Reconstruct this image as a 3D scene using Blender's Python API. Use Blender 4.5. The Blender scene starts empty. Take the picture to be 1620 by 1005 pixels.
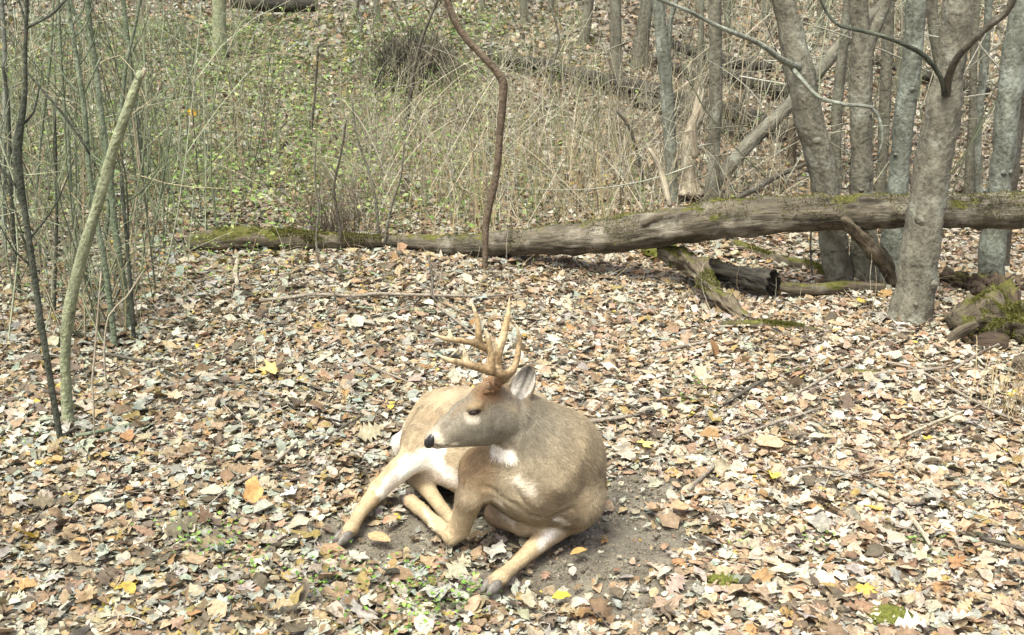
import bpy, bmesh, math, random
import numpy as np
from mathutils import Vector, noise, Matrix
from mathutils.bvhtree import BVHTree

# ------------------------------------------------------------------ camera, sky, sun, exposure
R = math.radians
SC = bpy.context.scene
COL = SC.collection
PITCH, CAMZ, FPX = R(18.0), 1.8, 1737.0
cam_d = bpy.data.cameras.new("camera")
cam = bpy.data.objects.new("camera", cam_d)
COL.objects.link(cam)
cam.location = (0, 0, CAMZ)
cam.rotation_euler = (R(90) - PITCH, 0, 0)
cam_d.sensor_width = 36.0
cam_d.lens = 36.0 * FPX / 1620.0
cam_d.clip_start, cam_d.clip_end = 0.05, 400
SC.camera = cam

SUN_DIR = Vector((-0.20, -0.34, 0.90)).normalized()          # towards the sun
world = bpy.data.worlds.new("World"); SC.world = world
world.use_nodes = True
wn = world.node_tree.nodes; wl = world.node_tree.links
sky = wn.new("ShaderNodeTexSky"); sky.sky_type = 'NISHITA'; sky.sun_disc = False
sky.sun_elevation = math.asin(SUN_DIR.z)
sky.sun_rotation = math.atan2(SUN_DIR.x, SUN_DIR.y)
sky.air_density = 1.0; sky.dust_density = 9.0; sky.ozone_density = 1.0
hs = wn.new("ShaderNodeHueSaturation"); hs.inputs["Saturation"].default_value = 0.85      # thin bright cloud: a whiter sky
wl.new(sky.outputs[0], hs.inputs["Color"]); wl.new(hs.outputs[0], wn["Background"].inputs[0])
wn["Background"].inputs[1].default_value = 0.15
sun_d = bpy.data.lights.new("sun", 'SUN'); sun_d.energy = 2.1; sun_d.angle = R(20); sun_d.color = (0.91, 1.0, 0.90)
sun = bpy.data.objects.new("sun", sun_d); COL.objects.link(sun)
sun.rotation_euler = SUN_DIR.to_track_quat('Z', 'Y').to_euler()
vs = SC.view_settings
vs.view_transform = 'Standard'; vs.look = 'None'; vs.gamma = 1.0; vs.exposure = 1.03
vs.use_curve_mapping = False
SC.cycles.max_bounces = 6; SC.cycles.diffuse_bounces = 3; SC.cycles.transmission_bounces = 3
SC.cycles.glossy_bounces = 2; SC.cycles.transparent_max_bounces = 4

rng = np.random.default_rng(7)
rnd = random.Random(5)

# ------------------------------------------------------------------ ground shape and measuring helpers
BED = (0.22, 3.12)
def height(x, y):
    """ground height; works on floats and arrays"""
    x = np.asarray(x, float); y = np.asarray(y, float)
    s = 0.155 * np.log1p(np.exp(np.clip((y - 8.6) / 0.9, -30, 30))) * 0.9
    b = 0.022 * np.sin(1.7 * x + 0.6 * y) + 0.018 * np.sin(2.9 * y - 1.1 * x + 1.0) + 0.012 * np.sin(4.7 * x + 3.9 * y)
    far = 0.10 * np.sin(0.55 * x + 0.35 * y + 2) * np.clip((y - 7) / 6, 0, 1)
    near = 1 - np.exp(-(((x - BED[0]) / 0.85) ** 2 + ((y - BED[1]) / 0.8) ** 2) ** 2)
    return s + b * near + far - 0.022 * (1 - near)

CP, SP_ = math.cos(PITCH), math.sin(PITCH)
def ray(px, py):
    a, b = (px - 810.0) / FPX, -(py - 502.5) / FPX
    return Vector((a, CP + b * SP_, -SP_ + b * CP))
def G(px, py, z=0.0):
    """point seen at a photograph position that stands z above level zero"""
    d = ray(px, py); t = (z - CAMZ) / d.z
    return Vector((d.x * t, d.y * t, z))
def D(px, py, Y):
    d = ray(px, py); t = Y / d.y
    return Vector((d.x * t, Y, CAMZ + d.z * t))
def P(px, py, up=0.0):
    """point on the ground (plus up)"""
    d = ray(px, py); t = 1.5
    while t < 60:
        q = (d.x * t, d.y * t, CAMZ + d.z * t)
        if q[2] <= float(height(q[0], q[1])) + up: break
        t += 0.02
    return Vector((d.x * t, d.y * t, CAMZ + d.z * t))
def depth(v): return v.y * CP + (CAMZ - v.z) * SP_
def m_of(px, v): return px * depth(v) / FPX

# ------------------------------------------------------------------ object helpers
def link(o, parent=None):
    COL.objects.link(o)
    if parent is not None: o.parent = parent
    return o
def tag(o, label=None, cat=None, group=None, kind=None):
    if label: o["label"] = label
    if cat: o["category"] = cat
    if group: o["group"] = group
    if kind: o["kind"] = kind
    return o
def empty(name, loc=(0, 0, 0)):
    o = bpy.data.objects.new(name, None); o.location = loc; o.empty_display_size = 0.1
    return link(o)
def np_mesh(name, V, F, mat, parent=None, col=None, smooth=True, origin=None):
    """V (n,3), F (m,k) arrays -> one mesh object"""
    V = np.asarray(V, np.float32).reshape(-1, 3); F = np.asarray(F, np.int32)
    if origin is not None: V = V - np.asarray(origin, np.float32)
    me = bpy.data.meshes.new(name)
    k = F.shape[1]; m = F.shape[0]
    me.vertices.add(len(V)); me.vertices.foreach_set("co", V.ravel())
    me.loops.add(m * k); me.loops.foreach_set("vertex_index", F.ravel())
    me.polygons.add(m)
    me.polygons.foreach_set("loop_start", np.arange(0, m * k, k, dtype=np.int32))
    me.polygons.foreach_set("loop_total", np.full(m, k, np.int32))
    me.polygons.foreach_set("use_smooth", np.full(m, smooth, bool))
    if col is not None:
        a = me.color_attributes.new("tint", 'FLOAT_COLOR', 'POINT')
        c = np.ones((len(V), 4), np.float32); c[:, :3] = col
        a.data.foreach_set("color", c.ravel())
    me.update(calc_edges=True)
    if mat: me.materials.append(mat)
    o = bpy.data.objects.new(name, me)
    link(o, parent)
    if origin is not None: o.location = origin
    return o
def mesh_obj(name, V, F, mat, parent=None, smooth=True):
    me = bpy.data.meshes.new(name); me.from_pydata([tuple(v) for v in V], [], F)
    if smooth: me.polygons.foreach_set("use_smooth", [True] * len(me.polygons))
    me.update()
    if mat: me.materials.append(mat)
    return link(bpy.data.objects.new(name, me), parent)

# ------------------------------------------------------------------ materials
def nodes(name):
    m = bpy.data.materials.new(name); m.use_nodes = True
    nt = m.node_tree; b = nt.nodes["Principled BSDF"]
    b.inputs["Specular IOR Level"].default_value = 0.25
    return m, nt, b
def N(nt, t, **kw):
    n = nt.nodes.new(t)
    for k, v in kw.items():
        if k in n.inputs: n.inputs[k].default_value = v
        else: setattr(n, k, v)
    return n
def ramp(nt, stops):
    r = nt.nodes.new("ShaderNodeValToRGB"); e = r.color_ramp.elements
    while len(e) < len(stops): e.new(0.5)
    for i, (p, c) in enumerate(stops):
        e[i].position = p; e[i].color = (*c, 1) if len(c) == 3 else c
    return r
def mixc(nt, a, b, f, mode='MIX'):
    m = nt.nodes.new("ShaderNodeMix"); m.data_type = 'RGBA'; m.blend_type = mode
    for s, v in ((6, a), (7, b), (0, f)):
        if hasattr(v, "links") or hasattr(v, "is_linked"): nt.links.new(v, m.inputs[s])
        else: m.inputs[s].default_value = v if s == 0 else (*v, 1)
    return m.outputs[2]
def coords(nt, scale=(1, 1, 1), kind="Object"):
    tc = nt.nodes.new("ShaderNodeTexCoord"); mp = nt.nodes.new("ShaderNodeMapping")
    mp.inputs["Scale"].default_value = scale
    nt.links.new(tc.outputs[kind], mp.inputs[0]); return mp.outputs[0]
def limb(nt, scale):
    at = nt.nodes.new("ShaderNodeAttribute"); at.attribute_name = "limb"
    mp = nt.nodes.new("ShaderNodeMapping"); mp.inputs["Scale"].default_value = scale
    nt.links.new(at.outputs["Vector"], mp.inputs[0]); return mp.outputs[0]
def bump(nt, b, h, strength, dist):
    n = N(nt, "ShaderNodeBump", Strength=strength, Distance=dist)
    nt.links.new(h, n.inputs["Height"]); nt.links.new(n.outputs[0], b.inputs["Normal"])

def mat_tint(name, rough=0.65, nscale=60, nlo=0.75, nhi=1.15, trans=0.0, bumpd=0.0, spec=0.25):
    """surface colour from the mesh's own colour attribute, broken up by fine mottling"""
    m, nt, b = nodes(name)
    at = N(nt, "ShaderNodeVertexColor", layer_name="tint")
    v = coords(nt)
    nz = N(nt, "ShaderNodeTexNoise", Scale=nscale, Detail=3.0, Roughness=0.6); nt.links.new(v, nz.inputs[0])
    r = ramp(nt, [(0.3, (nlo,) * 3), (0.7, (nhi,) * 3)]); nt.links.new(nz.outputs[0], r.inputs[0])
    c = mixc(nt, at.outputs[0], r.outputs[0], 1.0, 'MULTIPLY')
    nt.links.new(c, b.inputs["Base Color"]); b.inputs["Roughness"].default_value = rough
    b.inputs["Specular IOR Level"].default_value = spec
    if bumpd: bump(nt, b, nz.outputs[0], 0.6, bumpd)
    if trans:
        tr = nt.nodes.new("ShaderNodeBsdfTranslucent"); nt.links.new(c, tr.inputs[0])
        mx = N(nt, "ShaderNodeMixShader", Fac=trans)
        nt.links.new(b.outputs[0], mx.inputs[1]); nt.links.new(tr.outputs[0], mx.inputs[2])
        nt.links.new(mx.outputs[0], nt.nodes["Material Output"].inputs[0])
    return m

def mat_bark(name, c0, c1, lichen=(0.42, 0.42, 0.36), lich=0.5, moss=0.0, scale=1.0, grain=0.35, crack=0.0, mossc=((0.05, 0.052, 0.012), (0.13, 0.125, 0.03))):
    m, nt, b = nodes(name)
    v = limb(nt, (1, 1, grain))
    n1 = N(nt, "ShaderNodeTexNoise", Scale=22 * scale, Detail=6.0, Roughness=0.65); nt.links.new(v, n1.inputs[0])
    v2 = limb(nt, (1, 1, 0.8))
    n2 = N(nt, "ShaderNodeTexNoise", Scale=7 * scale, Detail=4.0, Roughness=0.6); nt.links.new(v2, n2.inputs[0])
    n3 = N(nt, "ShaderNodeTexNoise", Scale=45 * scale, Detail=3.0); nt.links.new(v2, n3.inputs[0])
    r1 = ramp(nt, [(0.32, c0), (0.68, c1)]); nt.links.new(n1.outputs[0], r1.inputs[0])
    r2 = ramp(nt, [(0.52, (0, 0, 0)), (0.66, (lich,) * 3)]); nt.links.new(n2.outputs[0], r2.inputs[0])
    c = mixc(nt, r1.outputs[0], lichen, r2.outputs[0])
    r3 = ramp(nt, [(0.28, (0.62,) * 3), (0.46, (1,) * 3)]); nt.links.new(n3.outputs[0], r3.inputs[0])
    c = mixc(nt, c, r3.outputs[0], 0.75, 'MULTIPLY')
    else_dark = N(nt, "ShaderNodeTexNoise", Scale=11 * scale, Detail=6.0, Roughness=0.75); nt.links.new(limb(nt, (1, 1, 2.6)), else_dark.inputs[0])
    r7 = ramp(nt, [(0.33, (0.35,) * 3), (0.43, (1,) * 3), (0.60, (1,) * 3), (0.70, (1.25,) * 3)]); nt.links.new(else_dark.outputs[0], r7.inputs[0])
    c = mixc(nt, c, r7.outputs[0], 1.0, 'MULTIPLY')
    if crack:
        n5 = N(nt, "ShaderNodeTexNoise", Scale=20.0, Detail=8.0, Roughness=0.75); nt.links.new(limb(nt, (1, 1, 0.13)), n5.inputs[0])
        r6 = ramp(nt, [(0.36, (0.18,) * 3), (0.47, (1,) * 3)]); nt.links.new(n5.outputs[0], r6.inputs[0])
        c = mixc(nt, c, r6.outputs[0], crack, 'MULTIPLY')
    if moss:
        g = nt.nodes.new("ShaderNodeNewGeometry"); sx = nt.nodes.new("ShaderNodeSeparateXYZ")
        nt.links.new(g.outputs["Normal"], sx.inputs[0])
        n4 = N(nt, "ShaderNodeTexNoise", Scale=4.5, Detail=5.0, Roughness=0.65); nt.links.new(coords(nt), n4.inputs[0])
        ma = N(nt, "ShaderNodeMath", operation='MULTIPLY_ADD'); ma.inputs[1].default_value = 0.20
        nt.links.new(sx.outputs[2], ma.inputs[0]); nt.links.new(n4.outputs[0], ma.inputs[2])
        r4 = ramp(nt, [(0.90 - moss * 0.27, (0, 0, 0)), (0.97 - moss * 0.27, (1, 1, 1))]); nt.links.new(ma.outputs[0], r4.inputs[0])
        r5 = ramp(nt, [(0.3, mossc[0]), (0.7, mossc[1])]); nt.links.new(n3.outputs[0], r5.inputs[0])
        c = mixc(nt, c, r5.outputs[0], r4.outputs[0])
    nt.links.new(c, b.inputs["Base Color"]); b.inputs["Roughness"].default_value = 0.85
    ad = N(nt, "ShaderNodeMath", operation='ADD'); nt.links.new(n1.outputs[0], ad.inputs[0]); nt.links.new((n5 if crack else n3).outputs[0], ad.inputs[1])
    bump(nt, b, ad.outputs[0], 0.9 if crack else 0.8, 0.02 if crack else 0.014)
    return m

def mat_flat(name, c0, c1, rough=0.6, scale=30, bumpd=0.002, spec=0.3):
    m, nt, b = nodes(name)
    n1 = N(nt, "ShaderNodeTexNoise", Scale=scale, Detail=4.0, Roughness=0.6); nt.links.new(coords(nt), n1.inputs[0])
    r1 = ramp(nt, [(0.3, c0), (0.7, c1)]); nt.links.new(n1.outputs[0], r1.inputs[0])
    nt.links.new(r1.outputs[0], b.inputs["Base Color"]); b.inputs["Roughness"].default_value = rough
    b.inputs["Specular IOR Level"].default_value = spec
    if bumpd: bump(nt, b, n1.outputs[0], 0.6, bumpd)
    return m

M_leaf = mat_tint("dead_leaf", 0.7, 75, 0.58, 1.12, trans=0.14, spec=0.2, bumpd=0.002)
M_green = mat_tint("green_leaf", 0.5, 40, 0.8, 1.15, trans=0.3)
M_brush = mat_tint("brush_stem", 0.75, 40, 0.8, 1.1)
M_fur = mat_tint("coat", 0.8, 140, 0.72, 1.18, bumpd=0.004, spec=0.12)
M_hair = mat_tint("hair", 0.75, 90, 0.8, 1.15, spec=0.15)
M_soilbits = mat_tint("soil_crumb", 0.95, 60, 0.8, 1.1, spec=0.1)
M_bark_grey = mat_bark("bark_grey_beech", (0.085, 0.08, 0.060), (0.205, 0.192, 0.145), (0.31, 0.315, 0.255), 0.7)
M_bark_pale = mat_bark("bark_pale_green_grey", (0.10, 0.105, 0.082), (0.22, 0.23, 0.185), (0.34, 0.37, 0.31), 0.7)
M_bark_far = mat_bark("bark_far", (0.09, 0.085, 0.062), (0.19, 0.18, 0.135), (0.27, 0.28, 0.22), 0.4)
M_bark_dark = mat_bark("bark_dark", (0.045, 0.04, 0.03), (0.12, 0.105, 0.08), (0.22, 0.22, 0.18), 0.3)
M_bark_sap = mat_bark("bark_sapling", (0.085, 0.105, 0.065), (0.19, 0.225, 0.145), (0.28, 0.31, 0.23), 0.5, scale=1.6)
M_bark_sapdk = mat_bark("bark_sapling_dark", (0.03, 0.035, 0.026), (0.085, 0.09, 0.065), (0.2, 0.22, 0.17), 0.3, scale=1.6)
M_bark_cut = mat_bark("bark_cut_sapling", (0.17, 0.185, 0.11), (0.31, 0.33, 0.20), (0.42, 0.44, 0.30), 0.5, scale=1.5)
M_vine = mat_bark("bark_vine", (0.075, 0.056, 0.038), (0.165, 0.125, 0.085), (0.21, 0.175, 0.13), 0.3, scale=1.5)
M_log = mat_bark("log_bark", (0.048, 0.04, 0.028), (0.165, 0.142, 0.102), (0.33, 0.30, 0.235), 0.6, moss=0.68, scale=0.9, grain=.15, crack=.85)
M_log_moss = mat_bark("log_bark_mossy", (0.055, 0.045, 0.03), (0.17, 0.14, 0.095), (0.26, 0.23, 0.17), 0.5, moss=1.0, grain=.15, crack=.85)
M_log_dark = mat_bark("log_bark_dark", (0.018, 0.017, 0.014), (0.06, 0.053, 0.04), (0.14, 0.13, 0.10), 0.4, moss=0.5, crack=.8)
M_rot = mat_bark("rotten_wood", (0.055, 0.043, 0.03), (0.19, 0.155, 0.105), (0.30, 0.28, 0.21), 0.5, moss=0.85, grain=.12, crack=.9)
M_rotdk = mat_bark("rotten_wood_dark", (0.022, 0.017, 0.013), (0.085, 0.058, 0.038), (0.14, 0.11, 0.08), 0.4, moss=0.6, grain=.12, crack=.9)
M_pale = mat_bark("debarked_wood", (0.28, 0.235, 0.16), (0.50, 0.44, 0.33), (0.58, 0.53, 0.43), 0.4, scale=1.5, grain=.12, crack=.7)
M_stick = mat_bark("stick_bark", (0.16, 0.13, 0.10), (0.32, 0.28, 0.22), (0.4, 0.38, 0.32), 0.4, scale=2)
M_moss = mat_flat("moss", (0.06, 0.07, 0.015), (0.16, 0.165, 0.04), 0.9, 160, 0.006, 0.1)
M_antler = mat_flat("antler_bone", (0.15, 0.085, 0.04), (0.54, 0.385, 0.20), 0.5, 16, 0.0015, 0.3)
M_antlerbase = mat_flat("antler_base_rubbed", (0.09, 0.05, 0.026), (0.30, 0.165, 0.08), 0.7, 120, 0.004)
M_nose = mat_flat("wet_nose", (0.008, 0.008, 0.01), (0.025, 0.024, 0.026), 0.28, 200, 0.001, 0.5)
M_eye = mat_flat("eye_dark", (0.012, 0.007, 0.005), (0.03, 0.016, 0.01), 0.12, 30, 0, 0.5)
M_hoof = mat_flat("hoof_horn", (0.09, 0.08, 0.07), (0.22, 0.20, 0.17), 0.5, 60, 0.001, 0.4)

def mat_soil():
    m, nt, b = nodes("soil")
    v = coords(nt)
    n1 = N(nt, "ShaderNodeTexNoise", Scale=9.0, Detail=8.0, Roughness=0.7); nt.links.new(v, n1.inputs[0])
    n2 = N(nt, "ShaderNodeTexNoise", Scale=70.0, Detail=4.0, Roughness=0.7); nt.links.new(v, n2.inputs[0])
    r1 = ramp(nt, [(0.3, (0.10, 0.086, 0.064)), (0.5, (0.185, 0.163, 0.124)), (0.72, (0.28, 0.25, 0.19))]); nt.links.new(n1.outputs[0], r1.inputs[0])
    r2 = ramp(nt, [(0.3, (0.5,) * 3), (0.7, (1.2,) * 3)]); nt.links.new(n2.outputs[0], r2.inputs[0])
    c = mixc(nt, r1.outputs[0], r2.outputs[0], 0.8, 'MULTIPLY')
    nt.links.new(c, b.inputs["Base Color"]); b.inputs["Roughness"].default_value = 0.95
    ad = N(nt, "ShaderNodeMath", operation='MULTIPLY_ADD'); ad.inputs[1].default_value = 0.35
    nt.links.new(n2.outputs[0], ad.inputs[0]); nt.links.new(n1.outputs[0], ad.inputs[2])
    bump(nt, b, ad.outputs[0], 1.0, 0.03)
    return m
M_soil = mat_soil()

# ------------------------------------------------------------------ ground sheet
xs = np.concatenate([np.linspace(-60, -5, 56)[:-1], np.arange(-5, 5.001, 0.045), np.linspace(5, 60, 56)[1:]])
ys = np.concatenate([np.linspace(-30, 1.5, 22)[:-1], np.arange(1.5, 9, 0.045), np.arange(9, 25, 0.25), np.linspace(25, 110, 40)])
GX, GY = np.meshgrid(xs, ys)
GZ = height(GX, GY) + 0.004 * (np.sin(GX * 31 + 5 * np.sin(GY * 9)) * np.sin(GY * 27 + 4 * np.sin(GX * 13)))
nx, ny = len(xs), len(ys)
idx = np.arange(nx * ny).reshape(ny, nx)
F = np.stack([idx[:-1, :-1], idx[:-1, 1:], idx[1:, 1:], idx[1:, :-1]], -1).reshape(-1, 4)
ground = np_mesh("ground", np.stack([GX, GY, GZ], -1).reshape(-1, 3), F, M_soil)
tag(ground, kind="structure")

# ------------------------------------------------------------------ leaves
def strip_leaf(L, wl_, wr_):
    """leaf as stations across a midrib"""
    n = len(wl_); t = np.linspace(0, 1, n); V = []; Fs = []
    for i in range(n):
        V += [(t[i] - 0.5, wl_[i], 0), (t[i] - 0.5, 0, 0), (t[i] - 0.5, -wr_[i], 0)]
    for i in range(n - 1):
        a = 3 * i
        for k in (0, 1):
            Fs += [(a + k, a + k + 1, a + k + 4), (a + k, a + k + 4, a + k + 3)]
    return np.array(V, float), np.array(Fs, int)
def fan_leaf(rad, ang):
    V = [(0, 0, 0)]; n = len(rad)
    for r, a in zip(rad, ang): V.append((0.45 * r * math.cos(a), 0.45 * r * math.sin(a), 0))
    inner = [(0.5 * x, 0.5 * y, 0) for x, y, _ in V[1:]]
    V = V[:1] + inner + V[1:]
    Fs = []
    for i in range(n):
        j = (i + 1) % n
        if i == n - 1: continue
        Fs += [(0, 1 + i, 1 + j), (1 + i, 1 + n + i, 1 + n + j), (1 + i, 1 + n + j, 1 + j)]
    return np.array(V, float), np.array(Fs, int)
ARCH = []
t = np.linspace(0, 1, 7); w = 0.30 * np.sin(np.pi * t ** 0.8) ** 0.8 + 0.004
ARCH.append(strip_leaf(1, w, w * 0.95))                                    # ovate
t = np.linspace(0, 1, 8); w = 0.19 * np.sin(np.pi * t ** 0.9) ** 0.9 + 0.004
ARCH.append(strip_leaf(1, w, w * 1.05))                                    # narrow
t = np.linspace(0, 1, 6); w = 0.40 * np.sin(np.pi * t ** 0.65) ** 0.7 + 0.004
ARCH.append(strip_leaf(1, w, w))                                           # broad
wo = np.array([0.01, 0.10, 0.06, 0.24, 0.10, 0.34, 0.15, 0.38, 0.17, 0.25, 0.12, 0.01])
ARCH.append(strip_leaf(1, wo, np.roll(wo, 0) * 0.95))                      # oak
la = np.radians([-165, -140, -118, -95, -70, -48, -30, -10, 0, 10, 30, 48, 70, 95, 118, 140, 165])
lr = np.array([0.25, 0.62, 0.45, 0.95, 0.50, 1.02, 0.55, 0.90, 1.15, 0.90, 0.55, 1.02, 0.50, 0.95, 0.45, 0.62, 0.25])
ARCH.append(fan_leaf(lr, la))                                              # maple
lr2 = lr * np.array([1, .9, 1.3, .8, 1.2, 1, 1.2, 1.05, .9, 1.1, 1.2, .8, 1.3, 1, 1.2, .9, 1])
ARCH.append(fan_leaf(lr2, la + 0.06 * np.sin(np.arange(17) * 2.1)))        # maple, worn
ARCH.append(strip_leaf(1, np.array([0.22, 0.33, 0.28, 0.30, 0.05]), np.array([0.05, 0.25, 0.31, 0.12, 0.03])))  # torn piece
ARCH_P = np.array([0.20, 0.12, 0.13, 0.13, 0.09, 0.13, 0.20])
LOW = [(np.array([(-.5, 0, 0), (-.05, .3, .0), (.5, 0.02, 0), (0, -.3, 0), (0.02, 0, -.05)], float), np.array([(0, 4, 1), (1, 4, 2), (2, 4, 3), (3, 4, 0)])),
       (np.array([(-.5, .05, 0), (-.2, .33, .04), (.1, .12, -.04), (.5, .2, 0), (.25, -.3, .05), (-.25, -.28, 0)], float), np.array([(0, 2, 1), (0, 5, 2), (2, 4, 3), (2, 5, 4)]))]
TINY = [(np.array([(-.5, 0, 0), (0, .32, .0), (.5, 0.02, 0), (0, -.3, 0.03)], float), np.array([(0, 1, 3), (1, 2, 3)]))]

PAL = np.array([(0.53, 0.48, 0.39), (0.44, 0.375, 0.28), (0.40, 0.30, 0.19), (0.37, 0.255, 0.16), (0.38, 0.235, 0.11),
                (0.25, 0.17, 0.105), (0.33, 0.31, 0.26), (0.16, 0.125, 0.09), (0.55, 0.40, 0.09), (0.37, 0.385, 0.32), (0.31, 0.23, 0.09)])
PW_R = np.array([0.22, 0.21, 0.19, 0.12, 0.03, 0.08, 0.06, 0.05, 0.005, 0.02, 0.01])
PW_L = np.array([0.14, 0.15, 0.11, 0.10, 0.02, 0.14, 0.12, 0.12, 0.006, 0.14, 0.04])
def leaf_colours(x, y, r):
    n = len(x); c = np.empty((n, 3))
    mixL = np.clip(0.5 - (x / np.maximum(y, 1)) * 2.2, 0, 1)
    a = r.choice(len(PAL), n, p=PW_R / PW_R.sum()); b = r.choice(len(PAL), n, p=PW_L / PW_L.sum())
    c = PAL[np.where(r.random(n) < mixL, b, a)]
    c = c * (1 - .08 * mixL[:, None] * np.array((1.25, .9, 1.1))) * r.uniform(0.74, 1.15, (n, 1)) * (1 + r.normal(0, 0.035, (n, 3)))  # leaves dimmer and greener to the left: shade tone put into their colour
    return np.clip(c, 0.01, 0.54)
def build_leaves(arch, x, y, z, size, colr, r, tilt=0.36, curl=13.0):
    """returns V, F, C for a batch of leaves of one outline"""
    A, Fa = arch; n = len(x); nv = len(A)
    V = A[None] * size[:, None, None]
    V = V * np.stack([np.ones(n), r.uniform(0.75, 1.2, n), np.ones(n)], -1)[:, None, :]
    # fold along the midrib, cross ripple, and a roll about a random axis
    fold = r.uniform(-0.2, 0.55, n)[:, None]
    rip = r.uniform(0, 0.10, n)[:, None] * size[:, None]
    ph = r.uniform(0, 6.28, n)[:, None]
    V[:, :, 2] += fold * np.abs(V[:, :, 1]) + rip * np.sin(V[:, :, 0] / size[:, None] * 9 + ph + V[:, :, 1] / size[:, None] * 7)
    ka = r.uniform(0, np.pi, n); kk = r.normal(0, curl, n); kk = np.where(np.abs(kk) < 1, 1.0, kk)[:, None]
    kk = np.clip(kk, -1.9 / size[:, None], 1.9 / size[:, None])
    ca, sa = np.cos(ka)[:, None], np.sin(ka)[:, None]
    u = V[:, :, 0] * ca + V[:, :, 1] * sa; v = -V[:, :, 0] * sa + V[:, :, 1] * ca; h = V[:, :, 2]
    th = kk * u; rr = 1 / kk - h
    u2 = rr * np.sin(th); h2 = 1 / kk - rr * np.cos(th)
    V[:, :, 0] = u2 * ca - v * sa; V[:, :, 1] = u2 * sa + v * ca; V[:, :, 2] = h2
    # orient
    yaw = r.uniform(0, 2 * np.pi, n); tl = np.abs(r.normal(0, tilt, n)); ta = r.uniform(0, 2 * np.pi, n)
    def rotz(V, a):
        c, s = np.cos(a)[:, None], np.sin(a)[:, None]
        return np.stack([V[:, :, 0] * c - V[:, :, 1] * s, V[:, :, 0] * s + V[:, :, 1] * c, V[:, :, 2]], -1)
    V = rotz(V, yaw)
    c, s = np.cos(tl)[:, None], np.sin(tl)[:, None]
    V = np.stack([V[:, :, 0], V[:, :, 1] * c - V[:, :, 2] * s, V[:, :, 1] * s + V[:, :, 2] * c], -1)
    V = rotz(V, ta)
    low = V[:, :, 2].min(1)
    V[:, :, 2] += (np.maximum(0, -low * 0.75 - 0.004))[:, None]
    V += np.stack([x, y, z], -1)[:, None, :]
    shade = np.ones((n, nv)); mid = np.abs(A[:, 1]) < 1e-6
    C = colr[:, None, :] * (1 + 0.16 * mid[None, :, None] * r.uniform(-1, 1, n)[:, None, None])
    Fo = (Fa[None] + (np.arange(n) * nv)[:, None, None])
    return V, Fo, np.clip(C, 0, 0.85)
def in_bed(x, y):
    """0 in the scraped bare patch round the deer, 1 outside"""
    q = G(985, 850); p = G(650, 850)
    def blob(c, rx, ry, k=3): return np.exp(-(((x - c[0]) / rx) ** 2 + ((y - c[1]) / ry) ** 2) ** k)
    wob = 0.05 * np.sin(9 * x + 4 * y) + 0.04 * np.sin(17 * y - 6 * x)
    m = np.maximum.reduce([blob(q, 0.28 + wob, 0.36 + wob), blob(G(900, 905), 0.27 + wob, 0.17 + wob), blob(p, 0.30 + wob, 0.16 + wob),
                           blob(G(775, 790), 0.40, 0.35), blob(G(552, 845), 0.10, 0.10), blob(G(780, 925), .07, .07), blob(G(1010, 770), 0.16 + wob, 0.16)])
    return 1 - m

def scatter(y0, y1, dens, side, r):
    wmax = 0.50 * y1 + side
    n = int(dens * (y1 - y0) * 2 * wmax)
    x = r.uniform(-wmax, wmax, n); y = r.uniform(y0, y1, n)
    k = np.abs(x) < 0.50 * y + side
    return x[k], y[k]
allV, allF, allC, off = [], [], [], 0
def emit(V, Fo, C):
    global off
    nv = V.shape[0] * V.shape[1]
    allV.append(V.reshape(-1, 3)); allF.append(Fo.reshape(-1, 3) + off); allC.append(C.reshape(-1, 3)); off += nv
def flush(name, **kw):
    global allV, allF, allC, off
    o = np_mesh(name, np.concatenate(allV), np.concatenate(allF), kw.pop("mat"), col=np.concatenate(allC))
    allV, allF, allC, off = [], [], [], 0
    tag(o, **kw); return o

# near litter
x, y = scatter(1.9, 8.2, 2300, 0.45, rng)
keep = rng.random(len(x)) < np.clip(in_bed(x, y) * 1.0 + 0.06, 0, 1)
x, y = x[keep], y[keep]
n = len(x)
lift = rng.random(n) ** 1.3 * 0.022
z = height(x, y) + lift
size = rng.lognormal(math.log(0.040), 0.36, n).clip(0.016, 0.085)
colr = leaf_colours(x, y, rng)
low = np.clip(0.62 + lift / 0.026 * 0.45, 0, 1)
arch = rng.choice(len(ARCH), n, p=ARCH_P / ARCH_P.sum())
# the 300 that show largest are single objects
inframe = (np.abs(x) < 0.44 * y) & (y > 2.72)
score = np.where(inframe, size / y * (0.6 + lift * 18), 0)
top = np.argsort(-score)[:300]
single = np.zeros(n, bool); single[top] = True
for a in range(len(ARCH)):
    k = (arch == a) & ~single
    for far_ in (False, True):
        kk = k & ((y > 4.0) == far_)
        if not kk.any(): continue
        sh = ARCH[a] if not far_ else (LOW[a % 2])
        if not far_ or a in (4, 5): sh = ARCH[a]
        emit(*build_leaves(sh, x[kk], y[kk], z[kk], size[kk] * (1.35 if a in (3, 4, 5) else 1.0), colr[kk], rng))
xc, yc = scatter(2.0, 6.5, 1500, 0.4, rng); kc = rng.random(len(xc)) < in_bed(xc, yc) + .12; xc, yc = xc[kc], yc[kc]; ncr = len(xc)
emit(*build_leaves(LOW[1], xc, yc, height(xc, yc) + rng.random(ncr) * .026, rng.uniform(.009, .024, ncr), leaf_colours(xc, yc, rng), rng, tilt=.8, curl=30))
flush("leaf_litter", mat=M_leaf, kind="stuff")
r2 = np.random.default_rng(21)
for i in top:
    a = arch[i]; s = np.array([size[i] * (1.35 if a in (3, 4, 5) else 1.0)])
    V, Fo, C = build_leaves(ARCH[a], np.zeros(1), np.zeros(1), np.zeros(1), s, colr[i:i + 1], r2)
    o = np_mesh("leaf", V[0], Fo[0], M_leaf, ground, col=C[0])
    o.location = (x[i], y[i], z[i] + 0.006)
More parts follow.
